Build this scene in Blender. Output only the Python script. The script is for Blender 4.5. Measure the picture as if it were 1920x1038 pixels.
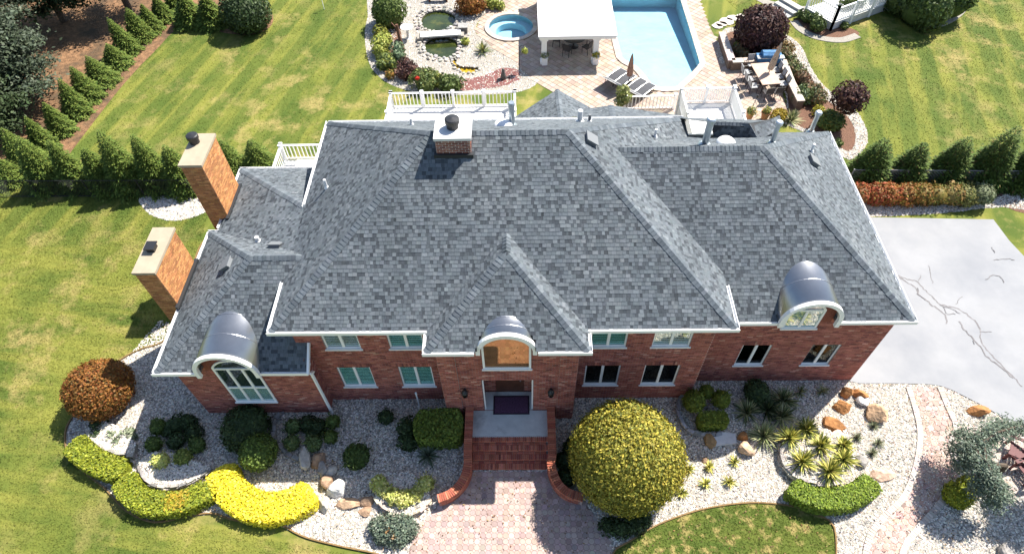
import bpy, math, random
import numpy as np
from mathutils import Matrix, Vector
from mathutils.geometry import tessellate_polygon
for o in list(bpy.data.objects): bpy.data.objects.remove(o)
random.seed(7); RNG = np.random.default_rng(7)
scene = bpy.context.scene
COL = scene.collection

# ---------------------------------------------------------------- camera
CAMH = 23.5; FPX = 1212.0; CX, CY = 960.0, 519.0
_dn = np.array([30.0, 951.0, FPX]); _dn /= np.linalg.norm(_dn)
_fw = np.array([7.0, -1544.0, FPX]); _fw -= _dn * _fw.dot(_dn); _fw /= np.linalg.norm(_fw)
_rt = np.cross(_dn, _fw)
RM = np.array([_rt, _fw, -_dn]); CPOS = np.array([0, 0, CAMH])
cam = bpy.data.objects.new('camera', bpy.data.cameras.new('camera'))
COL.objects.link(cam); scene.camera = cam
cam.data.sensor_width = 36; cam.data.lens = 36 * FPX / 1920
cam.data.clip_start = 0.5; cam.data.clip_end = 2000
m3 = np.stack([RM @ [1, 0, 0], RM @ [0, -1, 0], RM @ [0, 0, -1]], 1)
cam.matrix_world = Matrix.Translation(CPOS) @ Matrix(m3.tolist()).to_4x4()

# ---------------------------------------------------------------- light
SUNV = Vector((0.605, 0.521, 1.0)).normalized()
world = bpy.data.worlds.new('World'); scene.world = world; world.use_nodes = True
nt = world.node_tree
sky = nt.nodes.new('ShaderNodeTexSky'); sky.sky_type = 'NISHITA'; sky.sun_disc = False
sky.sun_elevation = math.asin(SUNV.z); sky.sun_rotation = math.atan2(SUNV.x, SUNV.y)
sky.air_density = 1.0; sky.dust_density = 0.8; sky.ozone_density = 1.0
bg = nt.nodes['Background']; bg.inputs[1].default_value = 0.08
nt.links.new(sky.outputs[0], bg.inputs[0])
sun = bpy.data.objects.new('sun', bpy.data.lights.new('sun', 'SUN'))
COL.objects.link(sun); sun.data.energy = 4.4; sun.data.angle = math.radians(0.5)
sun.data.color = (1.0, 0.955, 0.88)
sun.rotation_euler = SUNV.to_track_quat('Z', 'Y').to_euler()
scene.view_settings.view_transform = 'Standard'; scene.view_settings.look = 'None'
scene.view_settings.gamma = 1.0; scene.view_settings.use_curve_mapping = False
scene.view_settings.exposure = 1.35
scene.render.engine = 'CYCLES'

# ---------------------------------------------------------------- survey helpers (photo pixel -> real place)
def G(u, v, z=0.0):
    d = RM @ np.array([u - CX, v - CY, FPX]); t = (z - CAMH) / d[2]
    return CPOS + t * d
def G2(pts, z=0.0): return [tuple(G(u, v, z)[:2]) for u, v in pts]
def GY(u, v, y):
    d = RM @ np.array([u - CX, v - CY, FPX]); return CPOS + d * (y / d[1])

# ---------------------------------------------------------------- tags and hierarchy
WL = {}
def tag(o, label=None, cat=None, group=None, kind=None):
    if label: o['label'] = label
    if cat: o['category'] = cat
    if group: o['group'] = group
    if kind: o['kind'] = kind
    return o
def thing(name, label, cat, loc=(0, 0, 0), group=None, rz=0.0):
    o = bpy.data.objects.new(name, None); COL.objects.link(o); o.empty_display_size = 0.2
    o.location = loc; o.rotation_euler = (0, 0, rz); WL[o.name] = np.array(loc, float)
    return tag(o, label, cat, group)
def copy_tree(o, parent=None):
    c = o.copy(); COL.objects.link(c)
    if parent: c.parent = parent
    for ch in list(o.children): copy_tree(ch, c)
    return c

# ---------------------------------------------------------------- materials
MATS = {}
def mat(name, color=(.5, .5, .5), rough=.8, var=0.0, vscale=8.0, bump=0.0, bscale=30.0, metal=0.0, spec=0.3, attr=False, transl=0.0, var2=None):
    if name in MATS: return MATS[name]
    m = bpy.data.materials.new(name); m.use_nodes = True; n = m.node_tree; L = n.links
    b = n.nodes['Principled BSDF']; out = n.nodes['Material Output']
    b.inputs['Roughness'].default_value = rough; b.inputs['Metallic'].default_value = metal
    b.inputs['Specular IOR Level'].default_value = spec
    tc = n.nodes.new('ShaderNodeTexCoord')
    if attr:
        a = n.nodes.new('ShaderNodeAttribute'); a.attribute_name = 'col'; src = a.outputs['Color']
    else:
        r = n.nodes.new('ShaderNodeRGB'); r.outputs[0].default_value = (*color, 1); src = r.outputs[0]
    if var > 0:
        nz = n.nodes.new('ShaderNodeTexNoise'); nz.inputs['Scale'].default_value = vscale; nz.inputs['Detail'].default_value = 6; nz.inputs['Roughness'].default_value = .65
        geo = n.nodes.new('ShaderNodeNewGeometry'); L.new(geo.outputs['Position'], nz.inputs['Vector'])
        mr = n.nodes.new('ShaderNodeMapRange'); mr.inputs[1].default_value = .3; mr.inputs[2].default_value = .7
        mr.inputs[3].default_value = 1 - var; mr.inputs[4].default_value = 1 + var; L.new(nz.outputs[0], mr.inputs[0])
        mx = n.nodes.new('ShaderNodeMix'); mx.data_type = 'RGBA'; mx.blend_type = 'MULTIPLY'; mx.inputs[0].default_value = 1
        L.new(src, mx.inputs[6]); L.new(mr.outputs[0], mx.inputs[7]); src = mx.outputs[2]
    if var2:
        c2, sc, lo, hi = var2
        nz = n.nodes.new('ShaderNodeTexNoise'); nz.inputs['Scale'].default_value = sc; nz.inputs['Detail'].default_value = 5; nz.inputs['Roughness'].default_value = .6
        geo = n.nodes.new('ShaderNodeNewGeometry'); L.new(geo.outputs['Position'], nz.inputs['Vector'])
        mr = n.nodes.new('ShaderNodeMapRange'); mr.inputs[1].default_value = lo; mr.inputs[2].default_value = hi; L.new(nz.outputs[0], mr.inputs[0])
        mx = n.nodes.new('ShaderNodeMix'); mx.data_type = 'RGBA'; L.new(mr.outputs[0], mx.inputs[0])
        L.new(src, mx.inputs[6]); mx.inputs[7].default_value = (*c2, 1); src = mx.outputs[2]
    L.new(src, b.inputs['Base Color'])
    if bump > 0:
        nz = n.nodes.new('ShaderNodeTexNoise'); nz.inputs['Scale'].default_value = bscale; nz.inputs['Detail'].default_value = 4
        geo = n.nodes.new('ShaderNodeNewGeometry'); L.new(geo.outputs['Position'], nz.inputs['Vector'])
        bp = n.nodes.new('ShaderNodeBump'); bp.inputs['Strength'].default_value = bump; bp.inputs['Distance'].default_value = .05
        L.new(nz.outputs[0], bp.inputs['Height']); L.new(bp.outputs[0], b.inputs['Normal'])
    if transl > 0:
        t = n.nodes.new('ShaderNodeBsdfTranslucent'); L.new(src, t.inputs[0])
        ms = n.nodes.new('ShaderNodeMixShader'); ms.inputs[0].default_value = transl
        L.new(b.outputs[0], ms.inputs[1]); L.new(t.outputs[0], ms.inputs[2]); L.new(ms.outputs[0], out.inputs[0])
    MATS[name] = m; return m

def glass_mat(name, tint, refl=.08, gcol=(1, 1, 1), k=.4):
    m = bpy.data.materials.new(name); m.use_nodes = True; n = m.node_tree; L = n.links
    for x in list(n.nodes):
        if x.type == 'BSDF_PRINCIPLED': n.nodes.remove(x)
    t = n.nodes.new('ShaderNodeBsdfTransparent'); t.inputs[0].default_value = (*tint, 1)
    g = n.nodes.new('ShaderNodeBsdfGlossy'); g.inputs['Roughness'].default_value = .02; g.inputs[0].default_value = (*gcol, 1)
    f = n.nodes.new('ShaderNodeFresnel'); f.inputs[0].default_value = 1.5
    ad = n.nodes.new('ShaderNodeMath'); ad.operation = 'MULTIPLY_ADD'; ad.inputs[1].default_value = k; ad.inputs[2].default_value = refl; L.new(f.outputs[0], ad.inputs[0])
    ms = n.nodes.new('ShaderNodeMixShader'); L.new(ad.outputs[0], ms.inputs[0]); L.new(t.outputs[0], ms.inputs[1]); L.new(g.outputs[0], ms.inputs[2])
    L.new(ms.outputs[0], n.nodes['Material Output'].inputs[0]); MATS[name] = m; return m

# ---------------------------------------------------------------- mesh building
def np_mesh(name, V, faces, m, parent=None, col=None, smooth=False, world=True):
    """V (n,3); faces list of tuples or (k,c) int array; col (n,3) per vertex"""
    V = np.asarray(V, float).reshape(-1, 3)
    if parent is not None and world: V = V - WL.get(parent.name, 0)
    me = bpy.data.meshes.new(name)
    if isinstance(faces, np.ndarray):
        k, c = faces.shape; flat = faces.astype(np.int32).ravel(); starts = np.arange(k, dtype=np.int32) * c; tot = np.full(k, c, np.int32)
    else:
        tot = np.array([len(f) for f in faces], np.int32); flat = np.array([i for f in faces for i in f], np.int32)
        starts = np.concatenate([[0], np.cumsum(tot)[:-1]]).astype(np.int32)
    me.vertices.add(len(V)); me.vertices.foreach_set('co', V.astype(np.float32).ravel())
    me.loops.add(len(flat)); me.loops.foreach_set('vertex_index', flat)
    me.polygons.add(len(tot)); me.polygons.foreach_set('loop_start', starts)
    try: me.polygons.foreach_set('loop_total', tot)
    except Exception: pass
    if col is not None:
        a = me.color_attributes.new('col', 'FLOAT_COLOR', 'POINT')
        c4 = np.ones((len(V), 4), np.float32); c4[:, :3] = np.asarray(col).reshape(-1, 3); a.data.foreach_set('color', c4.ravel())
    me.polygons.foreach_set('use_smooth', np.full(len(tot), bool(smooth)))
    me.update(calc_edges=True); me.validate()
    if m: me.materials.append(m)
    o = bpy.data.objects.new(name, me); COL.objects.link(o)
    if parent is not None: o.parent = parent
    return o

BOXF = [(0, 3, 2, 1), (4, 5, 6, 7), (0, 1, 5, 4), (1, 2, 6, 5), (2, 3, 7, 6), (3, 0, 4, 7)]
class MB:
    def __init__(s): s.v = []; s.f = []
    def add(s, vs, fs):
        n = len(s.v); s.v += [tuple(map(float, v)) for v in vs]; s.f += [tuple(i + n for i in f) for f in fs]; return s
    def box(s, x0, x1, y0, y1, z0, z1):
        return s.add([(x0, y0, z0), (x1, y0, z0), (x1, y1, z0), (x0, y1, z0), (x0, y0, z1), (x1, y0, z1), (x1, y1, z1), (x0, y1, z1)], BOXF)
    def bar(s, p, q, w, h, up=(0, 0, 1)):
        p = np.array(p, float); q = np.array(q, float); d = q - p; d /= np.linalg.norm(d)
        r = np.cross(d, up); r /= max(np.linalg.norm(r), 1e-6); u = np.cross(r, d)
        vs = [e + a * r * w / 2 + b * u * h / 2 for e in (p, q) for a, b in ((-1, -1), (1, -1), (1, 1), (-1, 1))]
        return s.add(vs, BOXF)
    def tube(s, pts, rad, n=8, cap=True):
        pts = [np.array(p, float) for p in pts]; rs = rad if hasattr(rad, '__len__') else [rad] * len(pts)
        rings = []
        for i, p in enumerate(pts):
            d = pts[min(i + 1, len(pts) - 1)] - pts[max(i - 1, 0)]; d /= np.linalg.norm(d)
            a = np.cross(d, (0, 0, 1) if abs(d[2]) < .9 else (1, 0, 0)); a /= np.linalg.norm(a); b = np.cross(d, a)
            rings.append([p + rs[i] * (math.cos(t) * a + math.sin(t) * b) for t in np.arange(n) * 2 * math.pi / n])
        fs = []
        for i in range(len(pts) - 1):
            for k in range(n): fs.append((i * n + k, i * n + (k + 1) % n, (i + 1) * n + (k + 1) % n, (i + 1) * n + k))
        if cap: fs.append(tuple(range(n - 1, -1, -1))); fs.append(tuple((len(pts) - 1) * n + k for k in range(n)))
        return s.add([v for r in rings for v in r], fs)
    def lathe(s, c, prof, n=16):
        vs = []; fs = []
        for r, z in prof:
            for k in range(n): t = 2 * math.pi * k / n; vs.append((c[0] + r * math.cos(t), c[1] + r * math.sin(t), c[2] + z))
        for i in range(len(prof) - 1):
            for k in range(n): fs.append((i * n + k, i * n + (k + 1) % n, (i + 1) * n + (k + 1) % n, (i + 1) * n + k))
        fs.append(tuple(range(n - 1, -1, -1))); fs.append(tuple((len(prof) - 1) * n + k for k in range(n)))
        return s.add(vs, fs)
    def prism(s, poly, z0, z1):
        n = len(poly); A = [(p[0], p[1], z0) for p in poly]; B = [(p[0], p[1], z1) for p in poly]
        return s.add(A + B, [tuple(range(n - 1, -1, -1)), tuple(range(n, 2 * n))] + [(i, (i + 1) % n, n + (i + 1) % n, n + i) for i in range(n)])
    def build(s, name, m, parent=None, smooth=False, world=True, col=None):
        c = None if col is None else np.tile(col, (len(s.v), 1))
        return np_mesh(name, s.v, s.f, m, parent, c, smooth, world)

def area(poly): return sum(a[0] * b[1] - b[0] * a[1] for a, b in zip(poly, poly[1:] + poly[:1])) / 2
def ccw(poly): return poly if area(poly) > 0 else poly[::-1]
def sheet(name, poly, z, m, holes=(), parent=None):
    loops = [[Vector((x, y, 0)) for x, y in p] for p in [poly, *holes]]
    tris = tessellate_polygon(loops); V = [(v.x, v.y, z) for l in loops for v in l]
    out = []
    for a, b, c in tris:
        s = (V[b][0] - V[a][0]) * (V[c][1] - V[a][1]) - (V[c][0] - V[a][0]) * (V[b][1] - V[a][1])
        out.append((a, b, c) if s > 0 else (a, c, b))
    return np_mesh(name, V, out, m, parent)
def smooth_loop(pts, n=6, closed=True):
    P = [np.array(p, float) for p in pts]; N = len(P); out = []
    rng = range(N) if closed else range(N - 1)
    for i in rng:
        if closed: a, b, c, d = P[i - 1], P[i], P[(i + 1) % N], P[(i + 2) % N]
        else: a, b, c, d = P[max(i - 1, 0)], P[i], P[i + 1], P[min(i + 2, N - 1)]
        for k in range(n):
            t = k / n; out.append(.5 * ((2 * b) + (c - a) * t + (2 * a - 5 * b + 4 * c - d) * t * t + (3 * b - a - 3 * c + d) * t ** 3))
    if not closed: out.append(P[-1])
    return [tuple(p) for p in out]
def pip(P, poly):
    x, y = P[:, 0], P[:, 1]; r = np.zeros(len(P), bool); n = len(poly)
    for i in range(n):
        x0, y0 = poly[i]; x1, y1 = poly[(i + 1) % n]
        if y0 == y1: continue
        c = ((y0 > y) != (y1 > y)) & (x < (x1 - x0) * (y - y0) / (y1 - y0) + x0); r ^= c
    return r
def sample_poly(poly, n, holes=()):
    A = np.array(poly); lo, hi = A.min(0), A.max(0); out = []; tot = 0
    while tot < n:
        q = lo + RNG.random((n * 2, 2)) * (hi - lo); k = pip(q, poly)
        for h in holes: k &= ~pip(q, h)
        out.append(q[k]); tot += k.sum()
    return np.concatenate(out)[:n]
def resample(path, step):
    P = np.array(path, float); d = np.r_[0, np.cumsum(np.linalg.norm(np.diff(P, axis=0), axis=1))]
    n = max(2, int(d[-1] / step) + 1); t = np.linspace(0, d[-1], n)
    Q = np.stack([np.interp(t, d, P[:, k]) for k in range(P.shape[1])], 1)
    T = np.gradient(Q, axis=0); T /= np.linalg.norm(T, axis=1)[:, None]
    return Q, T

def pieces(parent, name, V, faces, cols, m, nsingle=300, rest='courses', key=None):
    """V (n,k,3) alike pieces: the nearest nsingle become parts of their own, the rest one part"""
    V = np.asarray(V, float); n, k, _ = V.shape
    if n == 0: return
    cen = V.mean(1); d = np.linalg.norm(cen - CPOS, axis=1) if key is None else key
    order = np.argsort(d); s = order[:nsingle]; r = order[nsingle:]
    pw = WL.get(parent.name, np.zeros(3))
    for i in s:
        o = np_mesh(name, V[i] - cen[i], faces, m, parent, np.tile(cols[i], (k, 1)), world=False); o.location = cen[i] - pw
    if len(r):
        F = np.array(faces, int) if len({len(f) for f in faces}) == 1 else None
        if F is not None: FF = (F[None] + (np.arange(len(r)) * k)[:, None, None]).reshape(-1, F.shape[1])
        else: FF = [tuple(x + j * k for x in f) for j in range(len(r)) for f in faces]
        o = np_mesh(rest, V[r].reshape(-1, 3), FF, m, parent, np.repeat(cols[r], k, 0)); tag(o, kind='stuff')
def palette(n, cols, w=None, jit=.12, hue=.03):
    C = np.array(cols, float); i = RNG.choice(len(C), n, p=None if w is None else np.array(w) / np.sum(w))
    return np.clip(C[i] * (1 + jit * RNG.normal(size=(n, 1))) * (1 + hue * RNG.normal(size=(n, 3))), .004, .95)

# ================================================================ MATERIALS FOR GROUND
def lawn_material(name='lawn_turf', island=False):
    m = bpy.data.materials.new(name); m.use_nodes = True; n = m.node_tree; L = n.links; b = n.nodes['Principled BSDF']
    b.inputs['Roughness'].default_value = .9; b.inputs['Specular IOR Level'].default_value = .15
    geo = n.nodes.new('ShaderNodeNewGeometry')
    def noise(sc, det=5, rough=.6, vec=None):
        z = n.nodes.new('ShaderNodeTexNoise'); z.inputs['Scale'].default_value = sc; z.inputs['Detail'].default_value = det; z.inputs['Roughness'].default_value = rough
        L.new(vec or geo.outputs['Position'], z.inputs['Vector']); return z.outputs[0]
    def ramp(src, lo, hi):
        r = n.nodes.new('ShaderNodeMapRange'); r.inputs[1].default_value = lo; r.inputs[2].default_value = hi; L.new(src, r.inputs[0]); return r.outputs[0]
    def mix(f, a, c):
        x = n.nodes.new('ShaderNodeMix'); x.data_type = 'RGBA'
        if isinstance(f, float): x.inputs[0].default_value = f
        else: L.new(f, x.inputs[0])
        for i, s in ((6, a), (7, c)):
            if isinstance(s, tuple): x.inputs[i].default_value = (*s, 1)
            else: L.new(s, x.inputs[i])
        return x.outputs[2]
    def mul(a, k):
        x = n.nodes.new('ShaderNodeMath'); x.operation = 'MULTIPLY'; L.new(a, x.inputs[0])
        if isinstance(k, float): x.inputs[1].default_value = k
        else: L.new(k, x.inputs[1])
        return x.outputs[0]
    mp = n.nodes.new('ShaderNodeMapping'); mp.vector_type = 'TEXTURE'; mp.inputs['Rotation'].default_value = (0, 0, math.radians(-14)); mp.inputs['Scale'].default_value = (1, 7, 1)
    L.new(geo.outputs['Position'], mp.inputs[0])
    mpx = n.nodes.new('ShaderNodeMapping'); mpx.vector_type = 'TEXTURE'; mpx.inputs['Rotation'].default_value = (0, 0, math.radians(82)); mpx.inputs['Scale'].default_value = (1, 6, 1); L.new(geo.outputs['Position'], mpx.inputs[0])
    sx = n.nodes.new('ShaderNodeSeparateXYZ'); L.new(geo.outputs['Position'], sx.inputs[0]); side = ramp(sx.outputs[1], 20.5, 21.5)
    sm = n.nodes.new('ShaderNodeMix'); L.new(side, sm.inputs[0]); L.new(noise(1.3, 4, .55, mpx.outputs[0]), sm.inputs[2]); L.new(noise(1.2, 4, .55, mp.outputs[0]), sm.inputs[3]); streak = sm.outputs[0]
    wv = n.nodes.new('ShaderNodeTexWave'); wv.inputs['Scale'].default_value = .17; wv.inputs['Distortion'].default_value = .6; wv.inputs['Detail'].default_value = 2; wv.inputs['Detail Scale'].default_value = .5
    mp2 = n.nodes.new('ShaderNodeMapping'); mp2.inputs['Rotation'].default_value = (0, 0, math.radians(14)); L.new(geo.outputs['Position'], mp2.inputs[0]); L.new(mp2.outputs[0], wv.inputs[0])
    c = mix(ramp(noise(.35, 4), .38, .62), (.074, .106, .018), (.165, .178, .032))
    c = mix(mul(ramp(streak, .45, .62), .8), c, (.22, .215, .042))
    c = mix(mul(mul(ramp(wv.outputs[0], .35, .65), side), .62), c, (.062, .10, .017))
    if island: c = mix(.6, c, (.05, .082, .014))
    dry = ramp(noise(2.6, 4, .6), .52, .64) if island else mul(ramp(noise(.55, 6, .68), .50, .66), ramp(noise(.12, 2), .36, .56))
    c = mix(mul(dry, .8), c, (.36, .275, .105))
    fine = noise(26, 3, .7); c = mix(mul(ramp(fine, .40, .65), .30), c, (.07, .10, .018))
    L.new(c, b.inputs['Base Color'])
    bp = n.nodes.new('ShaderNodeBump'); bp.inputs['Strength'].default_value = .55; bp.inputs['Distance'].default_value = .05
    L.new(noise(9, 5, .75), bp.inputs['Height']); L.new(bp.outputs[0], b.inputs['Normal'])
    MATS[name] = m; return m
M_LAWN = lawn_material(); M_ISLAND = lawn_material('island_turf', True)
M_GRAVEL = mat('gravel_base', (.31, .285, .245), .95, var=.3, vscale=20, bump=.8, bscale=26)
M_STONE = mat('pebble', attr=True, rough=.85, var=.12, vscale=30)
M_MULCH = mat('red_brown_mulch', (.16, .085, .055), .95, var=.55, vscale=16, bump=1, bscale=30)
M_REDMULCH = mat('reddish_stone_mulch', (.20, .085, .075), .95, var=.5, vscale=18, bump=1, bscale=30)
M_FOREST = mat('leaf_litter', (.20, .11, .055), .95, var=.55, vscale=3.5, bump=1, bscale=14, var2=((.07, .05, .03), .6, .45, .65))
M_CONC = mat('driveway_concrete', (.262, .264, .27), .75, var=.05, vscale=.6, bump=.15, bscale=40, var2=((.20, .207, .222), .35, .40, .70))
M_CRACK = mat('crack_filler', (.175, .165, .165), .9, var=.3, vscale=6)
M_PAVER = mat('paver', attr=True, rough=.85, var=.10, vscale=22, bump=.2, bscale=60)
M_JOINT = mat('paver_joint_sand', (.22, .155, .13), .95, var=.25, vscale=20)
M_LEAF = mat('leaf', attr=True, rough=.6, spec=.25, transl=.22)
M_NEEDLE = mat('needle', attr=True, rough=.7, spec=.15, transl=.12)
M_BARK = mat('bark', (.10, .075, .055), .9, var=.4, vscale=12, bump=.8, bscale=25)
M_WHITE = mat('white_paint', (.84, .84, .83), .5, var=.03, vscale=3)
M_BLACK = mat('black_metal', (.018, .018, .02), .45, spec=.5)
M_ROCK = mat('fieldstone', attr=True, rough=.9, var=.28, vscale=5, bump=.7, bscale=9)

# ================================================================ GROUND OUTLINES
HOUSE = [(-12.65, 11.68), (-7.75, 11.68), (-7.75, 12.24), (-3, 12.24), (-3, 11.4), (1.87, 11.4), (1.87, 12.24), (6.6, 12.24), (6.6, 12.98), (13.25, 12.98), (13.25, 22.5), (-8.05, 22.3), (-8.05, 21.5), (-12.3, 21.5), (-12.3, 17.7), (-12.65, 17.7)]
POOL = G2([(1141, -16), (1150, 50), (1166, 112), (1196, 128), (1212, 148), (1226, 166), (1268, 166), (1290, 146), (1313, 121), (1290, 45), (1271, -16)])
_pc = G(958, 51); SPA = [(_pc[0] + 1.5 * math.cos(t), _pc[1] + 1.5 * math.sin(t)) for t in np.arange(32) * math.pi / 16]
POND1 = smooth_loop(G2([(790, 38), (800, 25), (825, 20), (850, 28), (853, 42), (838, 55), (812, 59), (795, 52)]), 3)
POND2 = smooth_loop(G2([(797, 82), (812, 71), (842, 70), (858, 82), (855, 100), (838, 108), (815, 106), (800, 97)]), 3)
POND3 = smooth_loop(G2([(848, 112), (855, 112), (862, 124), (885, 126), (897, 128), (890, 136), (870, 136), (855, 128)]), 3)
WATER_HOLES = [POND1, POND2, POND3]
# lawn
lawn = sheet('lawn', [(-220, -60), (220, -60), (220, 320), (-220, 320)], 0, M_LAWN, [POOL, SPA] + WATER_HOLES); tag(lawn, 'striped lawn, green with yellow and tan dry patches', kind='structure')

_edge = smooth_loop(G2([(394, 440), (372, 470), (352, 540), (330, 605), (306, 641), (262, 656), (222, 678), (185, 715), (150, 765), (126, 800), (124, 835), (138, 868), (168, 893), (200, 918), (238, 958), (290, 979), (350, 968), (400, 962), (440, 975), (520, 982), (570, 1006), (640, 1024), (700, 1036), (740, 1048)]), 4, closed=False)
DRIVE_EDGE = smooth_loop(G2([(1612, 719), (1690, 719), (1760, 723), (1812, 745), (1870, 777), (1925, 820), (2020, 915), (2130, 1050)]), 5, closed=False)
GRAVEL = _edge + G2([(760, 1120), (2130, 1120)]) + DRIVE_EDGE[::-1] + [(13.1, 14), (-12, 14), (-12.2, 18.4)]
sheet('gravel_bed', GRAVEL, .004, M_GRAVEL).update_tag(); tag(bpy.data.objects['gravel_bed'], 'pale pebble bed running along the front of the house', kind='structure')
OVAL = smooth_loop(G2([(1148, 1040), (1180, 1015), (1230, 985), (1290, 962), (1350, 948), (1420, 942), (1490, 950), (1540, 968), (1563, 988), (1567, 1045), (1560, 1120), (1350, 1150), (1150, 1120)]), 4)
tag(sheet('lawn_island', OVAL, .02, M_ISLAND), 'rounded lawn island between the pebble beds', kind='structure')
def strip(name, path, w, z0, h, m, label=None, kind='structure', parent=None):
    Q, T = resample(path, .25); N = np.stack([-T[:, 1], T[:, 0]], 1); mb = MB()
    for i in range(len(Q) - 1):
        a, b = Q[i], Q[i + 1]; p = [a + N[i] * w / 2, a - N[i] * w / 2, b - N[i + 1] * w / 2, b + N[i + 1] * w / 2]
        mb.add([(x, y, z0) for x, y in p] + [(x, y, z0 + h) for x, y in p], [(4, 5, 6, 7), (0, 4, 7, 3), (1, 2, 6, 5)])
    return tag(mb.build(name, m, parent), label, kind=kind)
M_EDGE = mat('brown_edging', (.20, .125, .05), .8, var=.3)
strip('lawn_edging', _edge, .05, -.02, .09, M_EDGE, 'thin brown edging between front lawn and pebbles')
strip('island_edging', OVAL + OVAL[:1], .05, -.02, .09, M_EDGE, 'thin brown edging round the lawn island')

DRIVE = [(13.2, 12.9), (13.2, 25.2)] + G2([(1632, 408), (1862, 412), (1892, 452), (1930, 492), (2150, 640), (2400, 900)]) + [tuple(G(2130, 1050)[:2])] + DRIVE_EDGE[::-1]
DRIVE = [p for p in DRIVE]; tag(sheet('driveway', DRIVE, .03, M_CONC), 'pale grey concrete driveway beside the house with dark crack lines', kind='structure')
driveway = bpy.data.objects['driveway']
CRACKS = [[(1684, 516), (1700, 523), (1722, 527), (1728, 536), (1745, 553), (1762, 570), (1772, 573), (1796, 578), (1815, 590), (1832, 605), (1838, 618), (1838, 633), (1846, 650), (1862, 668), (1884, 690), (1900, 705), (1915, 724)],
          [(1684, 518), (1718, 539), (1723, 552), (1740, 565), (1758, 578), (1772, 590), (1776, 608)], [(1742, 499), (1749, 531)], [(1793, 571), (1797, 562), (1805, 555)],
          [(1798, 602), (1812, 622), (1828, 638), (1838, 650), (1850, 668), (1880, 690), (1898, 708)], [(1838, 622), (1858, 621)], [(1722, 527), (1727, 516)], [(1770, 575), (1774, 588), (1792, 588)],
          [(1864, 487), (1885, 485), (1902, 487)], [(1848, 524), (1862, 515), (1876, 518), (1884, 530)], [(1722, 540), (1720, 552), (1735, 562)], [(1762, 572), (1790, 580), (1800, 588)], [(1824, 638), (1826, 645)], [(1858, 463), (1864, 473)]]
for ci, c in enumerate(CRACKS):
    zc = .034 + .0015 * ci
    P = [np.array(G(u, v, .034)[:2]) for u, v in c]; Q, T = resample(P, .10)
    Q = Q + RNG.normal(size=Q.shape) * .02; N = np.stack([-T[:, 1], T[:, 0]], 1); w = ((.018 + .022 * RNG.random(len(Q))) * (.5 if len(c) < 5 else 1))[:, None]
    A = Q + N * w; B = Q - N * w; V = np.concatenate([np.c_[A, np.full(len(A), zc)], np.c_[B, np.full(len(B), zc)]]); k = len(Q)
    np_mesh('crack', V, [(i, k + i, k + i + 1, i + 1) for i in range(k - 1)], M_CRACK, driveway)

# other ground patches
FOREST = smooth_loop(G2([(-330, 372), (-20, 352), (70, 338), (118, 302), (146, 268), (192, 208), (239, 150), (289, 98), (345, 48), (420, 62), (470, 66), (505, 52), (512, 30), (495, 5), (480, -60), (200, -150), (-400, -60)]), 4)
tag(sheet('forest_floor', FOREST, .006, M_FOREST), 'brown leaf litter under the trees at the wood edge', kind='structure')
GPATCH = smooth_loop(G2([(262, 372), (300, 362), (360, 358), (400, 372), (385, 398), (330, 414), (285, 404), (266, 386)]), 3)
tag(sheet('gravel_patch', GPATCH, .006, M_GRAVEL), 'small pale pebble patch beside the tall rear chimney', kind='structure')
GRIGHT = smooth_loop(G2([(1596, 372), (1700, 380), (1850, 374), (1890, 362), (1960, 372), (1960, 398), (1880, 388), (1800, 396), (1730, 402), (1620, 406), (1600, 398)]), 2)
tag(sheet('gravel_strip', GRIGHT, .006, M_GRAVEL), 'pale pebble strip between the colourful shrub row and the driveway', kind='structure')
tag(sheet('mulch_corner', smooth_loop(G2([(1868, 372), (1900, 360), (1980, 362), (1980, 405), (1905, 396)]), 3), .010, M_MULCH), 'brown mulch corner at the end of the shrub row', kind='structure')
tag(sheet('hedge_bed', smooth_loop(G2([(1578, 352), (1700, 352), (1850, 350), (1950, 348), (1950, 366), (1850, 378), (1700, 382), (1590, 378)]), 2), .009, M_MULCH), 'dark mulch under the colourful shrub row', kind='structure')

PATIO_OUT = G2([(950, -40), (930, 8), (900, 35), (891, 60), (905, 73), (930, 94), (962, 110), (980, 134), (1010, 158), (1060, 186), (1130, 232), (1420, 240), (1440, 222), (1476, 204), (1452, 130), (1350, 118), (1352, 92), (1330, 50), (1296, -40)])
PATIO_IN = [POOL, SPA]
tag(sheet('patio', PATIO_OUT, .008, mat('patio_joint_sand', (.27, .205, .165), .95, var=.2, vscale=12), [POOL, SPA]), 'cream and pink paved patio round the pool', kind='structure')
patio = bpy.data.objects['patio']
POND_BED = smooth_loop(G2([(712, -30), (690, 30), (684, 70), (692, 118), (712, 145), (745, 164), (800, 176), (900, 178), (975, 172), (1008, 154), (982, 134), (962, 110), (930, 94), (905, 73), (891, 60), (900, 35), (930, 8), (950, -30)]), 3)
tag(sheet('pond_bed', POND_BED, .006, M_GRAVEL, WATER_HOLES), 'pale stone bed round the garden ponds', kind='structure')
tag(sheet('mulch_patch', smooth_loop(G2([(842, 170), (850, 152), (905, 143), (940, 128), (972, 132), (976, 148), (950, 160), (900, 168)]), 3), .012, M_REDMULCH), 'reddish mulch patch between pond and white railing', kind='structure')
tag(sheet('mulch_patch', smooth_loop(G2([(712, 22), (745, 15), (752, 60), (762, 110), (790, 128), (830, 140), (840, 164), (790, 160), (740, 142), (715, 105), (705, 60)]), 3), .011, M_MULCH), 'brown mulch under the shrubs left of the ponds', kind='structure')
RBED = smooth_loop(G2([(1352, 62), (1380, 52), (1440, 62), (1475, 66), (1502, 88), (1522, 130), (1548, 165), (1592, 195), (1618, 228), (1626, 268), (1592, 300), (1540, 262), (1470, 232), (1448, 212), (1476, 204), (1452, 130), (1352, 120)]), 3)
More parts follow.
